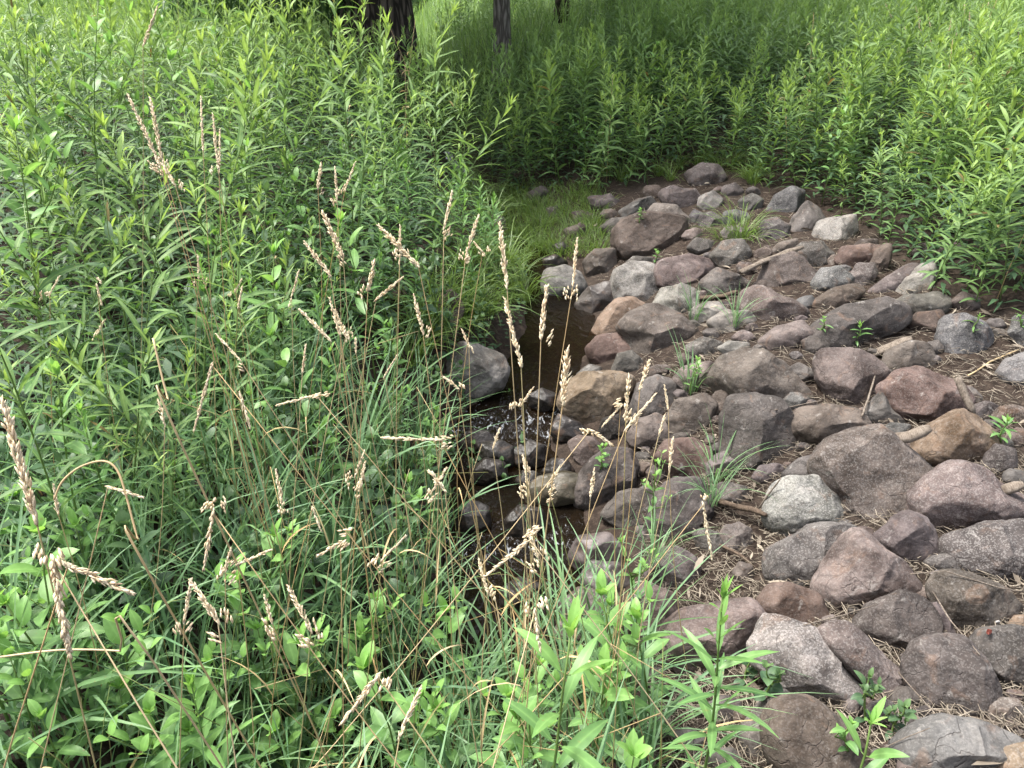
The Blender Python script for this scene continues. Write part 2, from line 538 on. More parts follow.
# ------------------------------------------------------------------ ground sheet and water
def graded(a, b, step, far_lo, far_hi):
    xs = list(np.arange(a, b + 1e-6, step))
    s, x = step, b
    while x < far_hi:
        s *= 1.25; x += s; xs.append(x)
    s, x, lo = step, a, []
    while x > far_lo:
        s *= 1.25; x -= s; lo.append(x)
    return np.array(lo[::-1] + xs)


gx = graded(-3.2, 4.2, 0.045, -160, 160)
gy = graded(0.2, 8.0, 0.045, -20, 300)
GX, GY = np.meshgrid(gx, gy)
GZ = ground_np(GX, GY)
rough = np.array([noise.fractal(Vector((x * 9, y * 9, 0)), 0.8, 2.0, 4) for x, y in zip(GX.ravel(), GY.ravel())]).reshape(GX.shape)
GZ = GZ + 0.008 * rough * (np.abs(GX) < 8)
nx, ny = len(gx), len(gy)
ii = np.arange(nx * ny).reshape(ny, nx)
quads = np.stack([ii[:-1, :-1], ii[:-1, 1:], ii[1:, 1:], ii[1:, :-1]], -1).reshape(-1, 4)
gv = np.stack([GX, GY, GZ], -1).reshape(-1, 3)
ground_obj = mass('ground', [(gv, quads, np.zeros((0, 3), int), np.zeros((len(gv), 3)))], M['soil'])
tag(ground_obj, kind='structure')

wy = np.arange(0.3, 9.5, 0.04)
us = np.linspace(-1, 1, 13)
wv, wt = [], []
for y in wy:
    xc, hw = np.interp(y, CY, CX), np.interp(y, CY, HW) + (0.10 if y < 5.5 else 0.05)
    for u in us:
        x = xc + u * hw
        churn = max(math.exp(-((y - 3.3) / 0.30) ** 2), 0.9 * math.exp(-((y - 2.45) / 0.28) ** 2), 0.55 * math.exp(-((y - 4.55) / 0.12) ** 2), 0.35 * math.exp(-((y - 3.8) / 0.2) ** 2))
        ripple = 0.006 * churn * noise.noise(Vector((x * 14, y * 11, 0))) * 2
        wv.append((x, y, water_z(y) + ripple)); wt.append((churn, 0, 0))
ii = np.arange(len(wy) * len(us)).reshape(len(wy), len(us))
wq = np.stack([ii[:-1, :-1], ii[:-1, 1:], ii[1:, 1:], ii[1:, :-1]], -1).reshape(-1, 4)
water = mass('stream_water', [(np.array(wv), wq, np.zeros((0, 3), int), np.array(wt))], M['water'])
tag(water, kind='structure')
# ------------------------------------------------------------------ stones, each traced, set at its own distance and given its own depth
PAL = {'m': (0.215, 0.165, 0.148), 'g': (0.205, 0.192, 0.185), 'd': (0.115, 0.104, 0.102), 'p': (0.44, 0.425, 0.395), 't': (0.37, 0.265, 0.17),
       'r': (0.25, 0.150, 0.118), 'b': (0.235, 0.25, 0.27), 'k': (0.315, 0.245, 0.228), 'v': (0.24, 0.205, 0.21), 'w': (0.02, 0.015, 0.01),
       'o': (0.42, 0.28, 0.175), 'n': (0.17, 0.115, 0.085), 's': (0.14, 0.115, 0.06)}
CROP = {'A': (500, 160), 'B': (744, 160), 'C': (500, 350), 'D': (744, 350), 'E': (500, 558), 'F': (744, 558)}
K = 280 / 1024
bank = 'fieldstones lining the bank'
brook = 'stones in and beside the stream'
#  (crop, outline, colour, grain, wet, label)
STONES = [
 ('A', '435,262 470,228 540,205 600,210 655,222 662,255 640,320 600,350 540,358 470,355 435,310', 'n', .25, 0, 'big rust-brown boulder with a flat front, standing highest at the far end of the stones'),
 ('A', '535,215 575,172 640,175 675,215 692,265 655,275 600,260', 'k', .3, 0, 'pale pinkish rock directly behind the big rust-brown boulder'),
 ('A', '590,130 630,105 700,115 730,150 715,190 670,205 610,170', 'v', .3, 0, 'lavender grey rock behind the pinkish rock at the far edge of the weeds'),
 ('A', '690,50 740,20 790,30 818,70 790,108 735,112 695,90', 'v', .4, 0, 'lavender grey rock farthest up the bank, under the tall weeds behind the bright grass tuft'),
 ('A', '728,140 775,120 808,150 790,185 745,192 728,165', 'p', .4, 0, 'small whitish stone left of the bright grass tuft'),
 ('A', '440,185 500,150 545,140 562,165 540,198 470,212', 'g', .3, 0, 'flat grey stone behind the left end of the rust-brown boulder'),
 ('A', '330,140 400,130 436,150 420,182 350,182', 'v', .2, 0, 'flat pale mauve stone half sunk in soil below the far weeds'),
 ('A', '375,245 410,220 456,215 460,250 440,285 400,280', 'v', .2, 0, 'small mauve stone touching the left end of the rust-brown boulder'),
 ('A', '240,255 290,235 316,250 300,290 255,290', 'm', .2, 0, 'small brown stone half covered by the short grass of the shaded bank'),
 ('A', '100,125 150,100 178,120 150,160 110,155', 'd', .2, 0, 'small dark stone in deep shade at the far end of the short grass'),
 ('A', '175,180 205,172 222,192 205,222 180,215', 'd', .2, 0, 'tiny dark stone poking out of the middle of the short grass'),
 ('A', '270,195 310,188 345,205 330,235 280,232', 'm', .1, 0, 'low brownish stone at the upper edge of the short grass'),
 ('A', '310,375 350,335 410,335 416,390 380,428 330,428', 'm', .2, 0, 'reddish brown block beside the short grass above the dark wet stone'),
 ('A', '195,315 225,302 248,322 235,352 200,345', 'w', .2, 0, 'dark pebble in the grass above the round pale stone by the water'),
 ('A', '160,365 200,350 240,372 230,402 175,402', 'w', .2, 1, 'dark wet stone just behind the round pale stone by the water'),
 ('A', '160,445 180,410 235,396 285,420 306,470 270,506 205,512 170,485', 'p', .55, 0, 'round pale grey stone at the upper end of the visible water'),
 ('A', '285,525 330,475 380,458 432,465 422,530 380,570 320,567', 'd', .2, 1, 'dark wet stone between the round pale stone and the tan boulder'),
 ('A', '415,470 430,415 490,382 550,395 585,445 578,500 540,532 480,532 430,512', 'p', .8, 0, 'large rounded speckled granite boulder of pale grey, above the tan boulder'),
 ('A', '455,388 490,357 550,360 562,395 500,402', 'd', .2, 0, 'dark stone wedged below the rust-brown boulder, above the pale granite one'),
 ('A', '580,415 600,375 690,358 780,385 790,430 740,457 650,467 590,457', 'k', .3, 0, 'wide pinkish grey slab right of the pale granite boulder'),
 ('A', '340,650 370,580 420,525 480,508 528,540 500,585 450,642 380,666', 'o', .35, 0, 'upright orange tan boulder at the water edge'),
 ('A', '328,690 370,650 440,642 490,665 488,702 430,742 370,752 335,720', 'r', .15, 0, 'smooth red-brown stone lying under the orange tan boulder'),
 ('A', '450,620 490,570 560,545 640,580 702,640 697,700 640,752 540,755 490,705 478,650', 'm', .25, 0, 'big brown-mauve boulder right of the orange tan boulder'),
 ('C', '415,70 435,20 480,8 515,40 522,90 470,107 420,97', 'g', .15, 0, 'egg-shaped grey stone below the big brown-mauve boulder'),
 ('C', '280,90 325,55 368,62 375,98 320,105', 'g', .15, 1, 'small grey stone in the water above the large tan-topped boulder'),
 ('A', '565,535 600,480 660,465 710,490 716,550 670,587 600,577', 'p', .5, 0, 'pale grey boulder behind the big brown-mauve one'),
 ('A', '740,450 800,405 860,425 922,465 880,497 780,502', 'v', .3, 0, 'mauve wedge-shaped stone left of the bleached flat branch'),
 ('A', '780,350 820,305 880,300 907,340 890,392 820,402', 'g', .5, 0, 'grey rounded stone under the front of the bright grass tuft'),
 ('A', '700,565 720,530 790,526 832,560 800,602 730,602', 'p', .35, 0, 'whitish flat-topped stone in the middle of the bank, beside a lone grass blade clump'),
 ('A', '770,590 830,555 900,558 928,600 880,632 800,632', 'p', .2, 0, 'pale weathered slab right of the whitish flat-topped stone'),
 ('A', '690,320 720,290 775,300 782,335 720,347', 'g', .3, 0, 'low grey stone left of the bright grass tuft, right of the rust-brown boulder'),
 ('A', '690,215 710,185 740,200 737,240 700,242', 'b', .4, 0, 'small bluish stone left of the bright grass tuft below a whitish one'),
 ('A', '690,680 740,655 800,670 805,718 740,730 695,715', 'g', .5, 0, 'pale grey stone right below the big brown-mauve boulder'),
 ('A', '800,690 840,668 900,672 905,718 850,728', 'p', .3, 0, 'small pale stone between grass blades in the middle of the bank'),
 ('A', '880,150 920,128 955,150 945,200 890,205', 'g', .4, 0, 'grey stone seen through the right side of the bright grass tuft'),
 ('B', '92,185 120,135 165,110 212,125 207,175 160,217 110,207', 'b', .6, 0, 'pale bluish granite block beside the bright grass tuft'),
 ('B', '155,290 190,210 225,165 270,180 287,220 240,282 200,307', 'v', .15, 0, 'leaning dark purple slab between the bluish block and the whitish granite block'),
 ('B', '262,275 285,225 340,218 395,210 402,255 370,302 320,324 280,312', 'p', .85, 0, 'whitish speckled granite block right of the leaning purple slab'),
 ('B', '55,290 75,230 115,220 157,245 152,285 100,322', 'g', .5, 0, 'grey stone in front of the pale bluish block'),
 ('B', '100,338 130,305 185,293 192,325 140,352', 'k', .3, 0, 'small pinkish stone above the bleached flat branch'),
 ('B', '178,345 220,312 285,308 320,345 302,392 250,417 215,387', 'd', .5, 0, 'dark slate grey stone with a slanted top, right of the bleached flat branch'),
 ('B', '70,430 95,375 160,350 215,358 247,420 242,470 180,482 90,477', 'm', .35, 0, 'mottled brown and buff boulder under the bleached flat branch'),
 ('B', '345,365 370,325 450,316 507,325 502,365 440,387 380,402', 'r', .15, 0, 'reddish mauve oblong stone on top of the upper bank'),
 ('B', '390,430 410,385 465,383 477,420 450,472 410,477', 'v', .6, 0, 'small upright lilac stone below the reddish oblong stone'),
 ('B', '258,450 290,405 340,400 387,435 372,482 310,497 265,482', 'b', .7, 0, 'bluish grey speckled dome-shaped stone left of the lilac stone'),
 ('B', '478,345 505,320 528,322 526,370 492,452 455,472 460,412', 'n', .1, 0, 'narrow dark brown slab leaning beside the lilac stone'),
 ('B', '255,520 330,475 400,460 427,485 382,527 290,567', 'n', .2, 0, 'dark brown flat stone below the bluish dome-shaped stone'),
 ('B', '460,485 520,435 590,393 636,393 612,432 562,492 500,507', 'v', .25, 0, 'long pale mauve stone lying slantwise, first of a slanting pair'),
 ('B', '548,515 590,440 640,395 690,380 704,420 682,482 600,512', 'p', .3, 0, 'long pale grey stone lying slantwise beside the weeds, second of a slanting pair'),
 ('B', '545,535 600,500 700,490 742,520 712,572 600,577', 'g', .2, 0, 'flat grey stone at the foot of the slanting pair'),
 ('B', '612,602 640,565 710,558 732,600 702,642 640,637', 'n', .1, 0, 'dark brown stone below the flat grey stone at the foot of the slanting pair'),
 ('B', '240,650 300,590 380,545 480,527 552,545 572,595 520,632 440,652 380,692 290,707 245,692', 'd', .2, 0, 'big dark boulder with a small green weed growing in front'),
 ('B', '722,650 745,590 800,574 852,600 887,650 872,702 810,737 745,732', 'b', .55, 0, 'bluish grey boulder standing alone in the straw of the upper bank'),
 ('D', '510,60 530,10 600,-25 660,-15 687,40 672,75 590,80 520,92', 'm', .2, 0, 'brown stone behind the large red-brown boulder with the flat bark flake on it'),
 ('B', '0,540 10,490 60,472 130,500 217,550 212,582 120,622 50,612', 'm', .4, 0, 'boulder with a pale sloping top and dark face, lower left of the mottled boulder'),
 ('B', '70,660 130,615 200,598 242,640 222,682 150,702 90,697', 'k', .25, 0, 'pinkish stone with dry straws across it, left of the big dark boulder'),
 ('D', '-110,110 -70,40 10,10 80,20 140,70 215,150 227,187 150,217 60,192 0,187 -60,190', 'm', .25, 0, 'broad brown-mauve boulder above the square dark boulder'),
 ('B', '620,345 650,310 700,318 707,362 650,374', 'k', .3, 0, 'small pinkish stone below the weeds at the top of the bank'),
 ('B', '700,265 740,230 792,245 782,282 720,287', 'w', .2, 0, 'dark stone in the shadow under the weeds at the top of the bank'),
 ('B', '715,340 750,308 812,312 815,350 760,362', 'k', .2, 0, 'low pinkish stone partly under leafy stems at the top of the bank'),
 ('B', '765,520 800,490 847,505 852,545 800,562', 'm', .2, 0, 'small brown stone just below the leafy stems at the top of the bank'),
 ('B', '972,640 1000,580 1060,590 1080,680 1010,695', 'b', .5, 0, 'bluish stone at the right edge, halfway up the bank'),
 ('D', '938,85 970,40 1030,15 1090,60 1075,140 1000,147 948,112', 'b', .6, 0, 'rounded grey stone at the right edge with straw in front'),
 ('B', '400,318 430,293 480,292 485,318 430,328', 'm', .1, 0, 'thin brown stone showing behind the reddish oblong stone'),
 ('D', '278,60 300,15 390,10 460,40 512,95 492,160 430,247 380,222 330,182 285,112', 'm', .3, 0, 'tall brown-mauve boulder left of the large red-brown boulder'),
 # -------- lower stream side
 ('C', '225,190 250,130 310,95 400,92 470,110 457,180 410,252 360,282 300,272 250,237', 't', .2, 0, 'large oval boulder with a tan top and dark front at the water edge'),
 ('C', '255,345 290,320 340,325 382,375 352,422 300,427 275,392', 'm', .25, 0, 'pinkish brown stone right of the falling water'),
 ('C', '188,300 220,240 280,265 322,300 292,332 220,332', 'w', .1, 1, 'dark wet reddish stone under the large tan-topped boulder'),
 ('C', '280,500 320,430 390,373 460,378 497,430 472,502 400,572 340,592 290,562', 'd', .2, 0, 'dark mauve boulder overhanging the pool'),
 ('C', '490,200 510,130 570,103 622,118 642,180 602,242 530,247 495,237', 'v', .2, 0, 'mauve boulder right of the large tan-topped boulder'),
 ('C', '470,320 510,260 570,240 632,270 642,320 580,352 500,352', 'm', .2, 0, 'brown stone behind dry seed heads, above the leafy sprig'),
 ('C', '575,400 610,345 700,333 757,370 767,440 742,497 680,482 610,442', 'r', .2, 0, 'red-brown boulder left of the square dark boulder, behind the green grass clump'),
 ('C', '553,620 580,540 640,483 722,483 757,540 762,632 722,692 650,712 590,682', 'd', .2, 0, 'dark grey block-like boulder below the red-brown one, beside the soil slope'),
 ('C', '828,360 828,250 850,195 930,181 1010,193 1050,250 1090,330 1087,372 1010,417 900,434 850,422', 'd', .25, 0, 'square dark charcoal boulder standing in the middle of the bank'),
 ('C', '640,110 680,65 760,48 812,80 817,132 750,152 680,142', 'k', .3, 0, 'pinkish stone half hidden by grass blades, left of the broad brown-mauve boulder'),
 ('C', '618,250 650,190 740,168 782,200 762,272 700,312 640,302', 'm', .2, 0, 'brown stone hidden behind grass blades above the red-brown boulder'),
 ('C', '770,200 790,155 830,150 845,200 825,245 785,240', 'm', .2, 0, 'narrow brown stone left of the square dark boulder'),
 ('C', '380,602 430,530 520,508 582,560 562,632 450,652', 'd', .2, 0, 'dark stone below the boulder overhanging the pool'),
 ('C', '258,762 300,690 390,678 432,720 442,792 330,832', 'v', .2, 0, 'mauve stone at the near lip of the pool behind grass'),
 ('C', '98,520 140,470 230,453 292,468 294,540 200,567 115,562', 's', .1, 1, 'flat olive-brown wet slab in the pool'),
 ('C', '365,300 380,255 430,240 465,262 445,315 395,325', 'w', .2, 0, 'dark stone in the gap right below the large tan-topped boulder'),
 ('C', '160,440 190,400 240,405 265,440 240,475 185,475', 'w', .1, 1, 'glistening black stone at the falling water'),
 ('C', '-80,400 -60,345 0,335 45,360 40,420 -30,430', 'w', .2, 1, 'dark wet stone left of the falling water among broad leaves'),
 ('C', '-140,340 -110,300 -50,300 -20,335 -50,365 -120,370', 'w', .2, 1, 'low dark wet stone at the foot of the moss-topped boulder'),
 ('C', '60,480 85,445 130,450 140,500 95,520', 'w', .1, 1, 'black wet stone splitting the falling water'),
 # -------- right foreground
 ('D', '178,270 220,222 300,210 390,225 442,270 432,322 360,352 260,362 200,337', 'm', .15, 0, 'smooth loaf-shaped brown stone right of the square dark boulder'),
 ('D', '495,140 560,90 650,73 700,98 760,128 802,180 782,222 720,272 660,287 590,267 540,222', 'r', .35, 0, 'large red-brown boulder with a dimpled top at the upper right of the bank'),
 ('D', '640,360 690,285 790,233 850,253 907,320 917,372 870,422 780,442 690,412 650,397', 't', .3, 0, 'tan boulder with a small green weed touching its right side'),
 ('D', '268,420 330,350 420,318 490,303 560,368 642,450 647,492 602,562 540,642 470,677 400,642 348,550 290,490', 'm', .55, 0, 'biggest faceted brown-grey boulder tilted in the middle of the right bank'),
 ('D', '88,600 115,510 180,476 260,478 320,528 352,590 332,632 240,652 150,672 103,642', 'p', .9, 0, 'whitish mottled granite stone left of the biggest faceted boulder'),
 ('D', '145,460 210,403 290,378 312,400 320,460 310,502 240,482', 'g', .3, 0, 'flat grey stone tucked behind the whitish mottled granite stone'),
 ('D', '628,545 690,480 790,423 850,438 930,500 1024,560 1042,590 980,622 840,662 720,682 668,632', 'k', .6, 0, 'pointed pinkish grey boulder at the right, below the tan boulder'),
 ('D', '478,690 540,640 600,603 660,628 702,690 712,768 680,812 590,802 520,752', 'v', .25, 0, 'mauve grey stone wedged under the biggest faceted boulder'),
 ('F', '285,80 340,0 400,-75 440,-82 500,-22 560,20 622,100 602,152 540,132 470,167 390,192 330,187 283,130', 'k', .35, 0, 'ridge-backed pinkish brown boulder with a dark front, above the long speckled boulder'),
 ('F', '103,-20 180,-85 290,-112 370,-102 402,-85 335,-20 312,10 272,72 240,122 150,112 103,60', 'g', .65, 0, 'flat-faced light grey stone below the whitish mottled granite stone'),
 ('F', '753,-60 800,-80 900,-112 1030,-127 1090,-60 1075,40 1020,72 900,82 790,42 753,-10', 'd', .8, 0, 'dark boulder with white speckles at the right edge'),
 ('D', '873,430 920,350 975,368 987,430 940,470 888,467', 'd', .4, 0, 'small dark bluish stone between the tan boulder and the right edge'),
 ('D', '150,80 200,50 270,83 282,117 200,117', 'g', .25, 0, 'small flat grey stone with dry straw over it, above the loaf-shaped stone'),
 ('D', '438,240 500,160 547,230 582,267 540,292 470,262', 'g', .2, 0, 'shadowed grey stone under the left side of the large red-brown boulder'),
 ('D', '955,330 1000,288 1050,300 1050,352 980,360', 'm', .3, 0, 'small brown stone at the right edge beside the little weed'),
 ('D', '498,297 540,268 602,275 592,302 530,317', 'b', .3, 0, 'small bluish stone behind a chunk of grey bark'),
 ('F', '48,310 90,230 150,216 230,243 300,298 350,358 420,428 492,502 482,552 350,547 240,537 180,502 120,432 53,380', 'p', .95, 0, 'long pale boulder with bluish and rusty speckles, low on the right bank'),
 ('F', '290,290 390,260 432,288 500,348 572,428 622,518 632,582 560,582 490,547 430,452 350,372', 'k', .55, 0, 'long pinkish grey slab lying along the back of the speckled boulder'),
 ('F', '423,255 470,190 560,128 642,163 692,218 692,272 662,312 612,372 560,352 480,302', 'd', .35, 0, 'dark grey-brown block with a lighter flat top, behind the pinkish slab'),
 ('F', '610,400 640,340 730,306 812,318 852,380 892,450 927,540 902,597 820,592 700,552 640,502 613,460', 'd', .35, 0, 'dark charcoal boulder with straw along its lower edge, near the lower right corner'),
 ('F', '700,120 740,65 850,78 932,118 987,180 962,232 882,282 830,317 778,262 718,190', 'm', .35, 0, 'mauve brown boulder with a straw crossing it, above the charcoal boulder'),
 ('F', '853,330 890,280 1000,268 1090,300 1110,420 1070,502 980,492 908,442 868,380', 'd', .4, 0, 'dark stone with a white scuff at the right edge beside the charcoal boulder'),
 ('F', '98,620 130,555 200,530 282,548 342,600 402,670 472,730 492,790 400,852 200,852 108,722', 'n', .25, 0, 'dark brown boulder with a rusty crest at the bottom of the bank'),
 ('F', '578,690 650,630 760,598 882,623 1012,678 1034,722 980,762 850,792 700,792 588,742', 'b', .3, 0, 'long bluish grey boulder at the bottom right corner'),
 ('F', '-5,640 60,550 130,510 182,530 108,600 98,720 140,802 20,802', 'g', .4, 0, 'grey stone squeezed left of the rusty-crested brown boulder'),
 ('F', '913,770 960,710 1050,688 1110,780 1000,832', 't', .5, 0, 'tan stone cut off by the bottom right corner'),
 ('F', '68,170 110,110 180,108 262,138 292,200 332,240 302,282 200,237 108,222', 'r', .2, 0, 'dark pinkish stone in shadow above the long speckled boulder'),
 ('F', '-2,210 30,183 62,190 67,237 10,247', 'p', .3, 0, 'small pale stone beside leaves, left of the long speckled boulder'),
 ('F', '973,245 1000,216 1048,213 1048,277 985,277', 'o', .3, 0, 'orange stone at the right edge next to a red chip'),
 ('F', '678,250 700,160 742,218 777,290 742,317 682,302', 'v', .2, 0, 'mauve stone filling the gap right of the dark grey-brown block'),
 ('F', '570,765 620,720 740,743 762,795 600,802', 'm', .1, 0, 'brown flat stone under straw at the bottom edge'),
 # -------- bottom centre
 ('E', '463,230 490,140 540,106 622,148 662,200 642,292 602,352 550,362 488,302', 'm', .3, 0, 'brown-mauve boulder behind the leafy plants at the bottom centre'),
 ('E', '613,280 680,210 800,188 912,178 952,230 912,330 922,422 820,432 680,412 628,352', 'k', .35, 0, 'broad pinkish slab behind the curled yellow-tipped plant'),
 ('E', '543,60 560,-10 640,-32 702,0 720,45 692,102 600,117', 'v', .25, 0, 'mauve stone on the soil slope below the block-like dark boulder'),
 ('E', '853,55 880,20 917,30 922,82 880,99', 'm', .2, 0, 'small brown stone alone on the soil of the slope'),
 ('E', '513,430 550,403 602,408 607,447 540,452', 'g', .2, 0, 'small grey stone below the broad pinkish slab'),
 ('E', '566,620 590,583 622,618 632,672 590,682', 'b', .2, 0, 'small bluish upright stone near the bottom edge among grass'),
 ('E', '638,650 690,628 742,660 747,722 700,737 658,692', 'p', .2, 0, 'small whitish stone in the straw at the bottom edge'),
 ('E', '188,290 220,238 302,223 312,292 240,312', 'k', .2, 0, 'pinkish stone glimpsed through the grass near the water'),
 ('E', '300,80 340,20 430,30 470,90 420,150 330,140', 'v', .2, 0, 'mauve stone at the near end of the pool'),
 ('E', '1000,700 1040,690 1090,720 1080,790 1010,790', 'n', .2, 0, 'small brown stone under leaves left of the rusty-crested boulder'),
]
STONES += [
 ('X', '512,452 528,440 545,446 548,462 530,470 515,466', 'w', .1, 1, 'black wet stone in the middle of the falling water, nearest the leafy sprig'),
 ('X', '470,470 486,458 504,462 508,478 488,486 472,482', 'w', .1, 1, 'dark wet stone under the trailing broad leaves, left of the falling water'),
 ('X', '505,520 520,505 542,510 546,530 525,540 508,534', 'w', .1, 1, 'low black stone parting the water at the near pool'),
 ('X', '452,512 470,500 488,508 490,528 468,534 454,526', 'w', .1, 1, 'dark wet stone at the left rim of the near pool'),
 ('X', '530,395 542,388 556,394 556,408 542,412 530,406', 'w', .1, 1, 'small black stone in the riffle left of the large tan-topped boulder'),
 ('X', '500,590 520,578 540,584 545,604 522,612 502,606', 'w', .1, 1, 'dark stone below the near pool among grass blades'),
 ('X', '560,600 580,588 604,594 608,616 584,626 562,618', 'm', .1, 0, 'brown stone behind grass blades right below the pool'),
]
# the two boulders of the left bank, in the photograph's own pixels
STONES += [
 ('X', '450,356 459,343 479,345 502,356 508,370 502,386 482,399 458,396 448,383', 'p', .25, 0, 'grey boulder with a mossy pale crown on the left side of the stream'),
 ('X', '431,338 436,300 452,290 464,308 456,338 444,354', 'n', .1, 0, 'reddish brown upright stone hidden in grass on the left side of the stream'),
 ('X', '488,228 494,214 504,218 508,236 498,248 489,243', 'm', .1, 0, 'small brown stone at the grassy far bend of the stream'),
]


def ico(n):
    bm = bmesh.new()
    bmesh.ops.create_icosphere(bm, subdivisions=n, radius=1)
    v = np.array([p.co[:] for p in bm.verts]); f = [tuple(q.index for q in p.verts) for p in bm.faces]
    bm.free()
    return v, f


ICO = {4: ico(4), 5: ico(5), 6: ico(6)}


def outline_radius(poly, c, n=180):
    P = poly - c
    ang = np.linspace(0, 2 * np.pi, n, endpoint=False)
    out = np.zeros(n)
    for k, a in enumerate(ang):
        d = np.array([math.cos(a), math.sin(a)])
        best = 0
        for i in range(len(P)):
            p, q = P[i], P[(i + 1) % len(P)]
            e = q - p
            den = d[0] * e[1] - d[1] * e[0]
            if abs(den) < 1e-9: continue
            t = (p[0] * e[1] - p[1] * e[0]) / den
            s = (p[0] * d[1] - p[1] * d[0]) / den
            if t > 0 and -1e-6 <= s <= 1 + 1e-6: best = max(best, t)
        out[k] = best
    m = out[out > 0].mean()
    out[out <= 0] = m
    ker = np.exp(-(np.arange(-8, 9) / 3.2) ** 2); ker /= ker.sum()
    return np.convolve(np.concatenate([out[-8:], out, out[:8]]), ker, 'valid')


def make_stone(i, crop, text, colour, grain_amt, wet, label):
    r = random.Random(1000 + i)
    pts = np.array([[float(a) for a in q.split(',')] for q in text.split()])
    if crop != 'X':
        pts = pts * K + np.array(CROP[crop])
    c = (pts.min(0) + pts.max(0)) / 2
    c = c * 0.5 + pts.mean(0) * 0.5
    R2 = outline_radius(np.stack([pts[:, 0], -pts[:, 1]], 1), np.array([c[0], -c[1]])) * (1.25 if crop in 'AB' else (1.08 if crop == 'X' and i < 400 else 1.19))
    pix = R2.mean()
    d = ray(*c)
    g, t = hit(*c)
    rad = pix * t * (d @ FWD) / F
    inw = abs(g[0] - np.interp(g[1], CY, CX)) < np.interp(g[1], CY, HW) + 0.12
    if inw: t = min(t, (water_z(g[1]) - CAM[2]) / d[2])
    flat = 0.8 if pix > 8 else 0.9
    t = t - (0.62 if inw else 0.42) * rad
    depth = t * (d @ FWD)
    C = CAM + d * t
    s = depth / F
    rad = pix * s
    n = 6 if pix > 30 else (5 if pix > 11 else 4)
    V, Fc = ICO[n]
    q = V.copy()                                  # x right, y up (camera frame), z towards the camera
    # rounded block: push out the corners a little
    q = np.sign(q) * np.abs(q) ** 0.86
    q /= np.maximum(1e-9, np.linalg.norm(q, axis=1) ** 0.55)[:, None]
    # worn flat faces on the side we can see, and a few behind
    for k in range(r.randint(6, 11)):
        nv = np.array([r.uniform(-1, 1), r.uniform(-0.7, 1.0), r.uniform(0.25, 1.1) if k < 6 else r.uniform(-1, 0)])
        nv /= np.linalg.norm(nv)
        h = r.uniform(0.60, 0.88) + 0.22 * math.hypot(nv[0], nv[1]) ** 2
        sd = q @ nv - h
        q = q - np.outer(np.where(sd > 0, sd * 0.97, 0), nv)
    off = Vector((r.uniform(0, 90), r.uniform(0, 90), r.uniform(0, 90)))
    amp = np.array([0.05 * noise.fractal(Vector(p) * 1.7 + off, 0.9, 2.1, 3) + 0.018 * noise.noise(Vector(p) * 6.5 + off) + 0.008 * noise.noise(Vector(p) * 15 + off) for p in q])
    q = q * (1 + amp)[:, None]
    rho = np.hypot(q[:, 0], q[:, 1])
    an = np.mod(np.arctan2(q[:, 1], q[:, 0]), 2 * np.pi) / (2 * np.pi) * 180
    rr = np.interp(an, np.arange(181), np.append(R2, R2[0])) * s
    k = rr / np.maximum(1e-9, 1.0)
    lat = q[:, :2] * k[:, None]
    P = np.outer(lat[:, 0], RGT) + np.outer(lat[:, 1], UPV) - np.outer(q[:, 2] * rad * flat, FWD)
    me = bpy.data.meshes.new('stone')
    me.from_pydata(P.tolist(), [], Fc)
    me.polygons.foreach_set('use_smooth', np.ones(len(me.polygons), bool))
    me.materials.append(M['wetstone'] if wet or (inw and colour not in 'po') else M['stone'])
    me.update()
    nm = 'boulder' if pix > 22 else ('rock' if pix > 11 else 'cobble')
    o = bpy.data.objects.new(nm, me)
    o.location = C
    col.objects.link(o)
    j = [r.uniform(0.9, 1.1) for _ in range(3)]
    m_ = (j[0] + j[1] + j[2]) / 3
    mx_ = 0.85 if colour in 'pto' else 0.66
    base_c = [mx_ * a + (1 - mx_) * k_ for a, k_ in zip(PAL[colour], (0.205, 0.168, 0.145))]
    if colour == 'w': base_c = [a_ * 0.55 for a_ in base_c]
    base_c = [base_c[0] * 0.335, base_c[1] * 0.328, base_c[2] * 0.315]
    o.color = [min(1, a * (0.6 * m_ + 0.4 * b)) for a, b in zip(base_c, j)] + [grain_amt]
    inwater = i < 500 and (wet or crop == 'X' or c[0] < 640)
    tag(o, label, 'rock', brook if inwater else bank)
    DONE.append((c[0], c[1], pix * 0.98))
    return o, P + C, Fc


DONE = []
sv, sf, b = [], [], 0
for i, st in enumerate(STONES):
    o, P, Fc = make_stone(i, *st)
    sv.append(P); sf.extend([tuple(a + b for a in f) for f in Fc]); b += len(P)
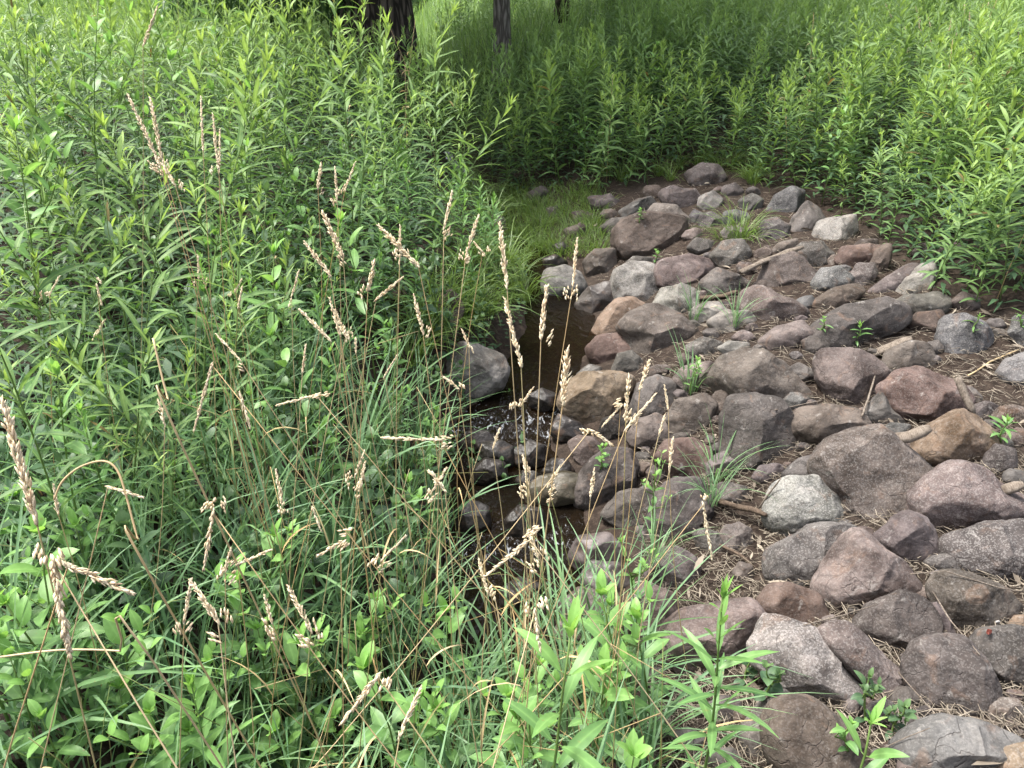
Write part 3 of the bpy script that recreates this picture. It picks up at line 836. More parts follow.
# stones packed into the gaps between the traced ones
SOIL = [(690, 790, 470, 625), (955, 1030, 345, 412), (905, 965, 290, 335), (640, 760, 640, 768)]
rf = random.Random(77)
gap = []
EDGE = [(600, 200), (640, 192), (690, 172), (760, 188), (830, 208), (880, 240), (930, 296), (1000, 318), (1024, 322)]
for _ in range(9000):
    px, py = rf.uniform(600, 1020), rf.uniform(185, 765)
    if py < np.interp(px, [e[0] for e in EDGE], [e[1] for e in EDGE]) + 4: continue
    if px < 640 and py > 235 and py < 540: continue
    if py > 540 and px < 700: continue
    if any(a <= px <= b_ and c0 <= py <= d0 for a, b_, c0, d0 in SOIL) and rf.random() < 0.93: continue
    free = min(math.hypot(px - q[0], (py - q[1]) * 1.25) - q[2] for q in DONE)
    if free < 2.2: continue
    rad_ = min(free * 1.35 + 1.2, 15 if py > 400 else 11)
    gap.append((px, py, rad_))
    e = rf.uniform(0.62, 0.9); rot = rf.uniform(-0.5, 0.5)
    pl = []
    for q in range(8):
        an = q * math.pi / 4 + rf.uniform(-0.2, 0.2); kx = rad_ * rf.uniform(0.88, 1.15)
        x_, y_ = math.cos(an) * kx * 1.1, math.sin(an) * kx * e
        pl.append('%.1f,%.1f' % (px + x_ * math.cos(rot) - y_ * math.sin(rot), py + x_ * math.sin(rot) + y_ * math.cos(rot)))
    o, P, Fc = make_stone(500 + len(gap), 'X', ' '.join(pl), rf.choice('mgdvkmdnvgb'), rf.uniform(0.1, 0.5), 0, 'small stone packed into a gap between the larger stones of the bank')
    o['group'] = 'small stones packed between the larger ones'
    sv.append(P); sf.extend([tuple(a + b for a in f) for f in Fc]); b += len(P)
    if len(gap) >= 110: break
print('GAP STONES', len(gap))
BV = BVHTree.FromPolygons(np.concatenate(sv).tolist(), sf)


def surf(px, py, lift=0.0):
    """the point of stone or ground seen at a pixel"""
    g, t = hit(px, py)
    d = ray(px, py)
    h = BV.ray_cast(Vector(CAM), Vector(d), t)
    if h[0] is not None:
        t = h[3]
    return CAM + d * (t - lift)


def top_z(x, y):
    g = ground(x, y)
    h = BV.ray_cast(Vector((x, y, 3.0)), Vector((0, 0, -1)), 4)
    return max(g, h[0].z) if h[0] is not None else g


def on_stone(x, y):
    h = BV.ray_cast(Vector((x, y, 3.0)), Vector((0, 0, -1)), 4)
    return h[0] is not None and h[0].z > ground(x, y) + 0.01
# ------------------------------------------------------------------ plant kinds
PI = math.pi


def stem_curve(r, H, lean=0.06, n=7):
    a = r.uniform(0, 2 * PI); k = r.uniform(0.2, 1) * lean * H
    wob = r.uniform(0, 6)
    return [np.array([math.cos(a) * k * (t * t) + 0.006 * math.sin(wob + 7 * t), math.sin(a) * k * (t * t) + 0.006 * math.cos(wob + 6 * t), H * t]) for t in np.linspace(0, 1, n)]


def along(pts, t):
    f = t * (len(pts) - 1); i = min(int(f), len(pts) - 2)
    return pts[i] + (pts[i + 1] - pts[i]) * (f - i)


def goldenrod_geo(seed, H, n, L, W, nseg=5, t0=0.08, lean=0.06, dage=0.0, shoots=0):
    r = random.Random(seed)
    st, lf = MB(), MB()
    pts = stem_curve(r, H, lean)
    tube(st, pts, [0.0042 * (1 - 0.7 * t) for t in np.linspace(0, 1, 7)], 5, (0.3, r.random(), 0))
    az = r.uniform(0, 6)
    for k in range(n):
        t = t0 + (1 - t0) * (k / (n - 1)) ** 0.92
        az += 2.3998 + r.gauss(0, 0.25)
        top = max(0.0, (t - 0.78) / 0.22)
        ll = L * (0.62 + 0.5 * math.sin(PI * min(1, t * 1.02)) ** 0.8) * (1 - 0.5 * top ** 1.5) * r.uniform(0.8, 1.2)
        el = R(16 + 26 * t + 34 * top) + r.gauss(0, 0.18)
        droop = 0.95 - 0.4 * t - 0.25 * top + r.gauss(0, 0.25)
        age = min(1, max(0, (t - 0.55) * 0.6 + 0.75 * top ** 1.6 + dage + r.gauss(0, 0.08)))
        if r.random() < 0.06: continue
        leaf(lf, along(pts, min(t, 0.999)), az, el, ll, W * (1 - 0.35 * top) * r.uniform(0.85, 1.15), droop, r.uniform(0.12, 0.35), nseg, age, r.random(), 'lance', r.gauss(0, 0.3), 0, r.gauss(0, 0.3))
    for k in range(shoots):
        t = r.uniform(0.45, 0.85); p = along(pts, t); a = r.uniform(0, 6.28); sl = H * r.uniform(0.10, 0.2)
        sp_ = [p, p + np.array([math.cos(a) * 0.5, math.sin(a) * 0.5, 0.5]) * sl, p + np.array([math.cos(a) * 0.75, math.sin(a) * 0.75, 1.15]) * sl]
        tube(st, sp_, [0.0025, 0.002, 0.001], 4, (0.5, r.random(), 0))
        for q in range(12):
            leaf(lf, along(sp_, 0.25 + 0.74 * q / 12), q * 2.4, R(r.uniform(20, 65)), L * r.uniform(0.35, 0.6), W * 0.6, r.uniform(0.2, 0.8), 0.25, 3, min(1, 0.35 + 0.05 * q + dage), r.random(), 'lance')
    # tight tuft of young leaves at the tip
    for k in range(8):
        leaf(lf, pts[-1], k * 2.4 + az, R(r.uniform(48, 84)), L * r.uniform(0.28, 0.48), W * 0.5, r.uniform(-0.2, 0.4), 0.3, max(2, nseg - 2), r.uniform(0.8, 1), r.random(), 'lance')
    return st, lf


def broad_geo(seed, H, pairs, L, W, shape='ovate', t0=0.25, top_age=0.9, branch=0, nseg=6):
    r = random.Random(seed)
    st, lf = MB(), MB()
    pts = stem_curve(r, H, 0.14)
    tube(st, pts, [0.004 * (1 - 0.6 * t) for t in np.linspace(0, 1, 7)], 5, (0.4, r.random(), 0))
    az = r.uniform(0, 6)
    def whorl(p, t, sc):
        nonlocal az
        az += PI / 2 + r.gauss(0, 0.2)
        for s in (0, PI):
            top = max(0, (t - 0.75) / 0.25)
            a = az + s + r.gauss(0, 0.15)
            ll = L * sc * (1 - 0.45 * top) * r.uniform(0.8, 1.15)
            el = R(12 + 30 * t + 30 * top) + r.gauss(0, 0.15)
            # a short petiole
            q = p + np.array([math.cos(a), math.sin(a), 0.4]) * 0.10 * ll
            tube(st, [p, q], [0.0014, 0.001], 4, (0.4, r.random(), 0))
            leaf(lf, q, a, el, ll, W * sc * r.uniform(0.85, 1.15) * (1 - 0.3 * top), 0.95 - 0.3 * t + r.gauss(0, 0.2), r.uniform(0.08, 0.28), nseg, min(1, max(0, (t - 0.5) * top_age + top * 0.35 + r.gauss(0, 0.07))), r.random(), shape, r.gauss(0, 0.2), 0.02)
    for k in range(pairs):
        t = t0 + (1 - t0) * k / max(1, pairs - 1)
        whorl(along(pts, min(0.999, t)), t, 1 if t > 0.4 else 0.85)
    for b in range(branch):
        t = r.uniform(0.35, 0.8); p = along(pts, t); a = r.uniform(0, 6.28)
        e = p + np.array([math.cos(a) * 0.6, math.sin(a) * 0.6, 0.75]) * H * 0.28
        tube(st, [p, (p + e) / 2 + np.array([math.cos(a), math.sin(a), -0.3]) * 0.015, e], [0.0025, 0.002, 0.0014], 4, (0.5, r.random(), 0))
        for q in (0.6, 1.0): whorl(p + (e - p) * q, 0.75 + 0.2 * q, 0.7)
    for k in range(5):
        leaf(lf, pts[-1], k * 2.4, R(r.uniform(45, 80)), L * r.uniform(0.25, 0.5), W * 0.4, 0.3, 0.25, 4, 0.95, r.random(), shape)
    return st, lf


def tuft_geo(seed, n, L, W, spread=0.05, el=(55, 88), droop=(0.7, 2.4), age=(0, 0.4), nseg=8):
    r = random.Random(seed)
    m = MB()
    for k in range(n):
        a = r.uniform(0, 2 * PI); rad = spread * math.sqrt(r.random())
        b = np.array([math.cos(a) * rad, math.sin(a) * rad, -0.01])
        leaf(m, b, a + r.gauss(0, 0.7), R(r.uniform(*el)), L * r.uniform(0.45, 1.1), W * r.uniform(0.6, 1.2), r.uniform(*droop), r.uniform(0.1, 0.4), nseg, r.uniform(*age), r.random(), 'grass', r.gauss(0, 0.2), 0, r.gauss(0, 0.5))
    return m


def plant_proto(name, geo, leafmat, leafname='leaves'):
    st, lf = geo
    root = empty(name)
    a = st.build('stem', M['stem'], root)
    b = lf.build(leafname, leafmat, root)
    return root, [a, b]


def place(proto, loc, rz, s, used=set(), tilt=(0, 0)):
    root, kids = proto
    if id(root) in used:
        o = link_copy(root)
        for k in kids: link_copy(k, o)
    else:
        used.add(id(root)); o = root
        PROTO_KEEP.append(root)
    o.location = [float(c) for c in loc]
    o.rotation_euler = (tilt[0], tilt[1], rz)
    o.scale = (s, s, s)
    return o


PROTO_KEEP = []


def at_height(px, py, h):
    """foot of an upright thing of height h whose top is seen at a pixel"""
    d = ray(px, py); t = 0.4
    while t < 40:
        p = CAM + d * t
        if p[2] - ground(p[0], p[1]) < h: break
        t += 0.01
    return np.array([p[0], p[1], ground(p[0], p[1])])


# ------------------------------------------------------------------ goldenrod stands
TALL = [plant_proto('goldenrod', goldenrod_geo(40 + k, h_, n_, l_, w_, 5, 0.06, le_, da_, sh_), M['goldenrod']) for k, (h_, n_, l_, w_, le_, da_, sh_) in enumerate(((1.25, 58, 0.15, 0.023, 0.1, 0, 0), (1.1, 46, 0.18, 0.024, 0.28, 0.08, 2), (1.35, 64, 0.13, 0.021, 0.15, -0.05, 3), (1.2, 44, 0.165, 0.028, 0.3, 0.15, 0), (1.15, 70, 0.14, 0.018, 0.2, 0.05, 4), (1.3, 50, 0.17, 0.021, 0.4, 0.0, 1)))]
MID = [plant_proto('goldenrod', goldenrod_geo(60 + k, h_, n_, l_, w_, 5, 0.06, le_, da_, sh_), M['goldenrod']) for k, (h_, n_, l_, w_, le_, da_, sh_) in enumerate(((0.85, 50, 0.145, 0.0255, 0.1, 0.1, 0), (0.78, 42, 0.16, 0.024, 0.25, 0.2, 2), (0.95, 54, 0.13, 0.023, 0.15, 0.05, 2), (0.82, 40, 0.15, 0.030, 0.3, 0.25, 0), (0.9, 60, 0.135, 0.021, 0.2, 0.12, 3)))]


BASE_R = [(470, 205), (500, 202), (530, 196), (560, 194), (600, 194), (640, 188), (690, 168), (740, 176), (775, 196), (830, 214), (875, 238), (905, 270), (935, 297), (965, 309), (1000, 314), (1060, 325), (1200, 345), (1500, 400)]
BX = [a for a, _ in BASE_R]; BYp = [b for _, b in BASE_R]


def right_ok(x, y):
    px, py, z = project((x, y, ground(x, y)))
    return px > 478 and x > np.interp(y, CY, CX) + 0.16 and py < np.interp(px, BX, BYp)


spots = []
r = random.Random(5)


def throw(n, box, ok, dmin, tagname):
    for _ in range(n):
        x, y = r.uniform(box[0], box[1]), r.uniform(box[2], box[3])
        if not ok(x, y): continue
        dm = dmin(x, y) if callable(dmin) else dmin
        if any((x - a) ** 2 + (y - b) ** 2 < dm * dm for a, b, _ in spots): continue
        spots.append((x, y, tagname))


def left_ok(x, y):
    xc = np.interp(y, CY, CX)
    lim = xc - 0.62 if y > 3.4 else (-0.80 - 0.25 * max(0, 2.6 - y))
    if y > 6.3: lim = xc - 0.22
    return x < lim and x > -0.78 * y - 0.9


throw(9000, (-7.5, 0, 1.55, 9.0), left_ok, lambda x, y: 0.17 + 0.02 * y, 'left')
throw(14000, (-0.9, 7.5, 3.0, 9.6), right_ok, lambda x, y: 0.09 + 0.012 * y, 'right')


def seen(x, y, h):
    g = ground(x, y)
    for q in (0.3, 0.7, 1.0):
        px, py, z = project((x, y, g + h * q))
        if z > 0.2 and -30 < px < 1054 and -10 < py < 768: return True
    return False


cand = []
for x, y, side in spots:
    h = 1.22 if side == 'left' else 0.9
    if seen(x, y, h): cand.append((math.hypot(x, y), x, y, side))
cand.sort()
cl = [q for q in cand if q[3] == 'left']; cr_ = [q for q in cand if q[3] == 'right']
nl = min(len(cl), 100); nr = 262 - nl
print('STANDS', len(cl), len(cr_))
extra_spots = cl[nl:] + cr_[nr:]
cand = cl[:nl] + cr_[:nr]
g_left, g_right, g_back = 'goldenrod stand on the left bank', 'goldenrod stand above the stones', 'goldenrod stand in the shade below the trees'
LAB = {g_left: 'tall narrow-leaved green goldenrod in the dense stand left of the stream',
       g_right: 'leafy light green goldenrod in the sunlit stand on the slope above the stones',
       g_back: 'dark green goldenrod in the shaded stand between the stream and the trees'}
n_goldenrod = 0
for d, x, y, side in cand:
    if side == 'left':
        p = TALL[r.randrange(6)]
        s = r.uniform(0.78, 1.1)
        if x > -1.15 and y < 3.4: s *= 0.72
        if y > 5.5 and x > np.interp(y, CY, CX) - 1.1: s *= 0.85
        grp = g_left
    else:
        px, py, z = project((x, y, ground(x, y)))
        grp = g_back if px < 690 else g_right
        front = np.interp(px, BX, BYp) - py
        p = MID[r.randrange(5)]
        s = r.uniform(0.85, 1.15) * (0.72 + 0.33 * min(1, front / 45))
        if grp == g_back: s *= 1.15
    s *= 1 + 0.42 * noise.noise(Vector((x * 1.1, y * 1.1, 3)))
    o = place(p, (x, y, ground(x, y) - 0.01), r.uniform(0, 6.28), s, tilt=(r.gauss(0, 0.14), r.gauss(0, 0.14)))
    tag(o, LAB[grp], 'goldenrod', grp)
    n_goldenrod += 1

BUSHY = [plant_proto('goldenrod', goldenrod_geo(70 + k, 0.62, 52, 0.115, 0.02), M['broad']) for k in range(3)]
bs = []
for _ in range(3000):
    y = r.uniform(2.9, 5.8); x = np.interp(y, CY, CX) - r.uniform(0.42, 1.35)
    if y < 3.9 and x > np.interp(y, CY, CX) - 0.62: continue
    if any((x - a) ** 2 + (y - b) ** 2 < 0.04 for a, b in bs): continue
    bs.append((x, y))
    if len(bs) >= 34: break
for x, y in bs:
    near = np.interp(y, CY, CX) - x
    o = place(BUSHY[r.randrange(3)], (x, y, ground(x, y) - 0.01), r.uniform(0, 6.28), r.uniform(0.75, 1.0) * (0.72 + 0.3 * min(1, near)), tilt=(r.gauss(0, 0.15), 0.12 + r.gauss(0, 0.12)))
    tag(o, 'short bushy bright green goldenrod leaning over the left edge of the stream', 'goldenrod', 'bushy goldenrods along the stream')

for px, yy in ((372, 8.2), (384, 7.4), (394, 8.8), (404, 7.8), (412, 8.6), (420, 7.6), (398, 6.9), (380, 9.2)):
    d = ray(px, 60); x = d[0] / d[1] * yy * 1.0
    o = place(TALL[r.randrange(6)], (x, yy, ground(x, yy) - 0.01), r.uniform(0, 6.28), r.uniform(0.76, 0.9), tilt=(r.gauss(0, 0.08), r.gauss(0, 0.08)))
    tag(o, LAB[g_left], 'goldenrod', g_left)
# broader-leaved herbs and last year's dead stems mixed into the stands
HERB = [plant_proto('tall_herb', broad_geo(240 + k, 0.95 + 0.1 * k, 9, 0.12, 0.045 - 0.005 * k, 'ovate', 0.15, 0.7, 3), M['broad'] if k != 1 else M['darkbroad']) for k in range(3)]
n_h = 0
for _ in range(4000):
    left = r.random() < 0.55
    y = r.uniform(2.0, 7.5); x = r.uniform(-4.5, -0.8) if left else r.uniform(0.4, 5.0)
    if not (left_ok(x, y) if left else right_ok(x, y)) or not seen(x, y, 1.0): continue
    n_h += 1
    o = place(HERB[r.randrange(3)], (x, y, ground(x, y) - 0.01), r.uniform(0, 6.28), r.uniform(0.8, 1.15) * (1.0 if left else 0.75), tilt=(r.gauss(0, 0.15), r.gauss(0, 0.15)))
    tag(o, 'broader-leaved herb mixed into the goldenrod %s' % ('left of the stream' if left else 'on the slope above the stones'), 'plant', 'broad herbs in the left stand' if left else 'broad herbs in the right stand')
    if n_h >= 46: break

# ------------------------------------------------------------------ hand-set leafy plants
def set_plant(name, geo, mat, px, py, h, label, cat, rz=0.0, group=None, tilt=(0, 0), dz=0.0):
    pr = plant_proto(name, geo, mat)
    f = at_height(px, py, h)
    o = place(pr, (f[0], f[1], f[2] + dz), rz, 1.0, tilt=tilt)
    return tag(o, label, cat, group)


LP = 'leafy plants of the near bank'
set_plant('leafy_herb', broad_geo(201, 0.62, 6, 0.105, 0.047, 'ovate', 0.25), M['broad'], 18, 545, 0.62, 'broad-leaved green plant at the left edge behind the nearest big seed head', 'plant', 0.4, LP)
set_plant('leafy_herb', broad_geo(202, 0.75, 6, 0.10, 0.034, 'ovate', 0.3), M['broad'], 28, 375, 0.75, 'tall broad-leaved plant at the left edge above the big seed head', 'plant', 1.4, LP)
set_plant('leafy_herb', broad_geo(203, 0.56, 5, 0.10, 0.042, 'ovate', 0.3, 1.0, 2), M['broad'], 228, 600, 0.56, 'bright light green leafy plant with paired leaves near the lower left', 'plant', 0.9, LP)
set_plant('leafy_herb', broad_geo(204, 0.46, 5, 0.078, 0.032, 'ovate', 0.3, 1.0, 2), M['broad'], 258, 625, 0.46, 'light green paired-leaf plant leaning over the grass, beside the bright one', 'plant', 2.1, LP)
set_plant('leafy_herb', broad_geo(205, 0.62, 5, 0.115, 0.046, 'ovate', 0.35, 1.0), M['broad'], 393, 672, 0.62, 'light green paired-leaf plant in the grass at the bottom, left of the pointed one', 'plant', 0.2, LP)
set_plant('leafy_herb', broad_geo(206, 0.74, 7, 0.125, 0.029, 'lance', 0.35, 1.0), M['broad'], 548, 645, 0.74, 'upright plant with long pointed bright leaves at the bottom centre', 'plant', 0.5, LP)
set_plant('leafy_herb', goldenrod_geo(207, 0.72, 42, 0.105, 0.018), M['broad'], 738, 592, 0.72, 'slender plant with curled yellow tip and drooping leaves before the pinkish slab', 'plant', 0.5, LP)
set_plant('leafy_herb', broad_geo(208, 0.62, 6, 0.10, 0.042, 'ovate', 0.25, 0.8, 3), M['broad'], 632, 590, 0.62, 'branching leafy plant right of centre, in front of the brown-mauve boulder', 'plant', 1.7, LP)
set_plant('leafy_herb', goldenrod_geo(209, 0.68, 34, 0.14, 0.026), M['broad'], 196, 690, 0.68, 'plant with a rosette of long bright leaves low at the left', 'plant', 0.1, LP)
set_plant('leafy_herb', broad_geo(210, 0.85, 6, 0.13, 0.042, 'ovate', 0.35), M['broad'], 362, 222, 0.85, 'large-leaved green plant among the pinkish seed heads left of the stream', 'plant', 0.8, LP)
set_plant('leafy_herb', broad_geo(211, 0.80, 6, 0.12, 0.038, 'ovate', 0.35), M['broad'], 250, 255, 0.80, 'large-leaved green plant below the tan stalk bundle', 'plant', 2.8, LP)
set_plant('leafy_herb', broad_geo(212, 0.70, 5, 0.115, 0.036, 'ovate', 0.35), M['broad'], 300, 330, 0.70, 'green plant with wide leaves in the middle of the dry stalks', 'plant', 1.2, LP)
set_plant('leafy_herb', goldenrod_geo(213, 0.6, 40, 0.11, 0.018), M['broad'], 82, 415, 0.6, 'narrow-leaved plant with a star-shaped top over dark leaves at the left', 'plant', 1.2, LP)
set_plant('leafy_herb', broad_geo(214, 0.42, 6, 0.045, 0.02, 'ovate', 0.2, 1, 4), M['broad'], 660, 460, 0.42, 'slim leafy sprig growing in front of the red-brown boulder', 'plant', 0.6, LP)
set_plant('leafy_herb', broad_geo(215, 0.40, 6, 0.05, 0.02, 'ovate', 0.2, 1, 4), M['broad'], 640, 545, 0.40, 'slim leafy sprig at the water end below the dark grey boulder', 'plant', 2.6, LP)
set_plant('leafy_herb', broad_geo(216, 0.40, 5, 0.085, 0.022, 'lance', 0.3, 1), M['broad'], 880, 745, 0.40, 'pair of pointed leaves rising over the bottom edge by the rusty-crested boulder', 'plant', 2.6, LP)


NB = [plant_proto('leafy_herb', broad_geo(230 + k, 0.44 + 0.06 * k, 6, 0.105, 0.044, 'ovate', 0.2, 1.0, 2), M['broad']) for k in range(3)]
for px, py in ((330, 720), (455, 715), (610, 690), (500, 740), (290, 745), (150, 720), (90, 700), (660, 640), (600, 620), (350, 640), (440, 640), (120, 640), (230, 690), (570, 735), (640, 735), (30, 620), (10, 680), (60, 590), (280, 680), (410, 745), (200, 740), (520, 690), (340, 600), (250, 560), (30, 480), (70, 520)):
    p, _t = hit(px, min(760, py))
    f = at_height(px, py, 0.4)
    o = place(NB[r.randrange(3)], (f[0], f[1], f[2] - 0.01), r.uniform(0, 6.28), r.uniform(0.75, 1.0), tilt=(r.gauss(0, .1), r.gauss(0, .1)))
    tag(o, 'light green paired-leaf herb half hidden in the long grass of the near bank', 'plant', 'paired-leaf herbs in the long grass')


# small weeds among the stones
def weed(px, py, geo, mat, label, s=1.0):
    p = surf(px, py, 0.0)
    pr = plant_proto('weed', geo, mat)
    tag(place(pr, (p[0], p[1], p[2] - 0.01), r.uniform(0, 6), s), label, 'weed', 'small weeds among the stones')


weed(857, 342, goldenrod_geo(301, 0.10, 14, 0.06, 0.014, 4), M['broad'], 'small green weed in front of the big dark boulder')
weed(822, 330, goldenrod_geo(302, 0.07, 9, 0.04, 0.012, 4), M['broad'], 'tiny green weed left of the big dark boulder on the upper bank')
weed(974, 330, goldenrod_geo(303, 0.08, 10, 0.05, 0.012, 4), M['broad'], 'small weed on the lone bluish grey boulder in the straw')
weed(1000, 440, goldenrod_geo(304, 0.10, 14, 0.065, 0.018, 4), M['broad'], 'fresh green weed at the right side of the tan boulder')
weed(1020, 325, goldenrod_geo(305, 0.10, 12, 0.06, 0.012, 4), M['broad'], 'small weed at the right edge by the bluish stone')
weed(745, 685, broad_geo(306, 0.16, 4, 0.045, 0.034, 'ovate', 0.2, 0.6, 3), M['darkbroad'], 'round-leaved weed left of the long speckled boulder')
weed(765, 700, broad_geo(307, 0.13, 4, 0.04, 0.032, 'ovate', 0.2, 0.6, 3), M['darkbroad'], 'round-leaved weed against the grey stone by the rusty-crested boulder')
weed(862, 722, broad_geo(308, 0.15, 5, 0.048, 0.022, 'ovate', 0.2, 0.7, 3), M['darkbroad'], 'leafy weed under the front of the long speckled boulder')
weed(893, 735, broad_geo(309, 0.12, 5, 0.042, 0.022, 'ovate', 0.2, 0.7, 3), M['darkbroad'], 'leafy weed between the speckled boulder and the long bluish boulder')
weed(640, 222, broad_geo(310, 0.10, 4, 0.035, 0.018, 'ovate', 0.3, 1, 1), M['broad'], 'tiny weed on top of the rust-brown boulder at the far end')
weed(656, 262, broad_geo(311, 0.09, 4, 0.04, 0.018, 'ovate', 0.2, 1, 1), M['broad'], 'tiny weed at the foot of the rust-brown boulder')
weed(845, 770 - 20, broad_geo(312, 0.10, 4, 0.04, 0.02, 'ovate', 0.2, 1, 1), M['broad'], 'weed beside the rusty-crested boulder at the bottom edge')
weed(970, 250, broad_geo(313, 0.22, 5, 0.07, 0.035, 'ovate', 0.3, 0.6, 1), M['darkbroad'], 'broad-leaved weed in the gap under the leafy stand at the right')
weed(905, 240, broad_geo(314, 0.30, 5, 0.085, 0.022, 'lance', 0.3, 0.8, 1), M['broad'], 'single young stem leaning out over the reddish oblong stone')
weed(690, 395, broad_geo(315, 0.20, 5, 0.05, 0.02, 'lance', 0.3, 0.9, 3), M['broad'], 'leafy weed among grass blades right of the oval tan-topped boulder')
weed(600, 470, broad_geo(316, 0.12, 5, 0.04, 0.02, 'ovate', 0.2, 0.9, 2), M['broad'], 'fresh green sprig on the pinkish stone at the falling water')
weed(508, 405, broad_geo(317, 0.10, 5, 0.03, 0.016, 'ovate', 0.2, 0.9, 3), M['broad'], 'small pale-leaved sprig between the mossy boulder and the falling water')

# dark broad-leaved undergrowth, each plant its own
UND = [plant_proto('undergrowth_herb', broad_geo(330 + k, 0.34 + 0.06 * k, 6, 0.075, 0.042, 'ovate', 0.15, 0.35, 3), M['darkbroad']) for k in range(4)]
UND2 = [plant_proto('undergrowth_herb', broad_geo(340 + k, 0.38 + 0.05 * k, 7, 0.085, 0.03, 'ovate', 0.15, 0.6, 3), M['broad']) for k in range(3)]
ug = []
for _ in range(4000):
    x, y = r.uniform(-2.0, 0.0), r.uniform(0.85, 3.9)
    xc = np.interp(y, CY, CX); hw = np.interp(y, CY, HW)
    if x > xc - hw - 0.02 or x < -0.75 * y - 0.3: continue
    if math.hypot(x, y) < 0.85: continue
    if any((x - a) ** 2 + (y - b) ** 2 < 0.024 for a, b in ug): continue
    ug.append((x, y))
for x, y in ug:
    o = place((UND if r.random() < 0.62 else UND2)[r.randrange(3)], (x, y, ground(x, y) - 0.01), r.uniform(0, 6.28), r.uniform(0.7, 1.15))
    tag(o, 'low dark broad-leaved herb in the undergrowth between the stream and the tall stand', 'plant', 'undergrowth left of the stream')
for px, py in ((455, 470), (478, 490), (430, 455), (520, 475), (445, 520), (505, 500), (415, 430), (400, 470)):
    p, _t = hit(px, py)
    o = place(UND[r.randrange(4)], (p[0], p[1], ground(p[0], p[1]) - 0.02), r.uniform(0, 6.28), r.uniform(0.5, 0.7))
    tag(o, 'dark heart-leaved herb trailing over the stream bank beside the falling water', 'plant', 'herbs trailing over the water')
for px, py in ((530, 182), (556, 176), (585, 178), (610, 180), (632, 172), (655, 170), (570, 168), (600, 168), (545, 165), (625, 160)):
    p, _t = hit(px, py)
    o = place(UND2[r.randrange(3)], (p[0], p[1], ground(p[0], p[1]) - 0.02), r.uniform(0, 6.28), r.uniform(0.8, 1.2))
    tag(o, 'low bushy green herb at the foot of the shaded stand beyond the short grass', 'plant', 'herbs at the foot of the shaded stand')

# ------------------------------------------------------------------ grass tufts
LONG = [tuft_geo(400 + k, 30, 0.86, 0.0135, 0.07, (62, 89), (0.3, 1.7), (0, 0.4)).mesh('grass_tuft', M['blade']) for k in range(5)]
SEDGE = [tuft_geo(410 + k, 44, 0.50, 0.0085, 0.06, (50, 88), (1.0, 2.6), (0.25, 0.8)).mesh('grass_tuft', M['finegrass']) for k in range(3)]
SHORT = [tuft_geo(420 + k, 46, 0.13, 0.0035, 0.075, (40, 85), (0.4, 1.6), (0.2, 0.8), 4).mesh('grass_tuft', M['finegrass']) for k in range(4)]
FINE = [tuft_geo(430 + k, 90, 0.40, 0.0045, 0.07, (50, 88), (0.6, 2.3), (0.2, 0.9)).mesh('grass_tuft', M['finegrass']) for k in range(2)]


def tuft(me, x, y, s, label, group, z=None):
    o = bpy.data.objects.new('grass_tuft', me)
    col.objects.link(o)
    o.location = (float(x), float(y), ground(x, y) if z is None else float(z))
    o.rotation_euler = (0, 0, r.uniform(0, 6.28)); o.scale = (s, s, s * r.uniform(0.9, 1.1))
    return tag(o, label, 'grass tuft', group)


tg = []
for _ in range(5000):
    x, y = r.uniform(-1.7, 0.42), r.uniform(0.55, 3.1)
    xc = np.interp(y, CY, CX); hw = np.interp(y, CY, HW)
    if abs(x - xc) < hw + 0.02 and y > 1.75: continue
    if x > 0.15 and y > 2.15: continue
    if y > 2.0 and x > xc and on_stone(x, y): continue
    if x < -0.75 * y - 0.3 or math.hypot(x, y) < 0.7: continue
    pp = project((x, y, ground(x, y)))
    if 425 < pp[0] < 545 and 330 < pp[1] < 525: continue
    if pp[0] > 640 or (pp[0] > 560 and pp[1] < 640): continue
    dm = 0.14 if y < 1.9 else 0.18
    if any((x - a) ** 2 + (y - b) ** 2 < dm * dm for a, b in tg): continue
    tg.append((x, y))
tg.sort(key=lambda p: math.hypot(*p))
for x, y in tg[:175]:
    s = r.uniform(0.55, 0.85)
    if abs(x) < 0.45 and y < 1.3: s *= 0.75
    tuft(LONG[r.randrange(5)], x, y, s, 'long-bladed bluish green grass tuft among the dry stalks of the near bank', 'long grass of the near bank')
for px, py in ((448, 300), (470, 290), (492, 285), (505, 268), (460, 270), (478, 262), (515, 285), (430, 320), (456, 328), (470, 326), (440, 332), (424, 352), (410, 365), (462, 178), (470, 192), (478, 206), (484, 220), (466, 186), (474, 200), (488, 236), (522, 300), (490, 312), (475, 316)):
    p, _t = hit(px, py)
    tuft(SEDGE[r.randrange(3)], p[0], p[1], r.uniform(0.8, 1.15), 'bright green drooping sedge tuft on the left edge of the stream', 'drooping sedge along the stream')
n_s = 0
for _ in range(1500):
    px, py = r.uniform(492, 600), r.uniform(188, 300)
    if px > 528 and py > 265 or (px < 520 and py > 272) or px > 545 and py > 255: continue
    p, _t = hit(px, py)
    if np.interp(p[1], CY, CX) + 0.1 > p[0] > np.interp(p[1], CY, CX) - 0.12 and py > 262: continue
    if n_s > 88: break
    n_s += 1
    tuft(SHORT[r.randrange(4)], p[0], p[1], r.uniform(1.0, 1.7), 'short fine green grass tuft on the shaded far bank of the stream', 'short grass at the far bend', max(ground(p[0], p[1]), water_z(p[1])))
p = surf(742, 236)
tuft(FINE[0], p[0], p[1], 1.0, 'bright yellow-green grass tuft growing out of the stones at the top', 'grass tufts among the stones', p[2] - 0.03)
p = surf(725, 238)
tuft(FINE[1], p[0], p[1], 0.8, 'smaller fine grass tuft left of the bright yellow-green tuft', 'grass tufts among the stones', p[2] - 0.03)
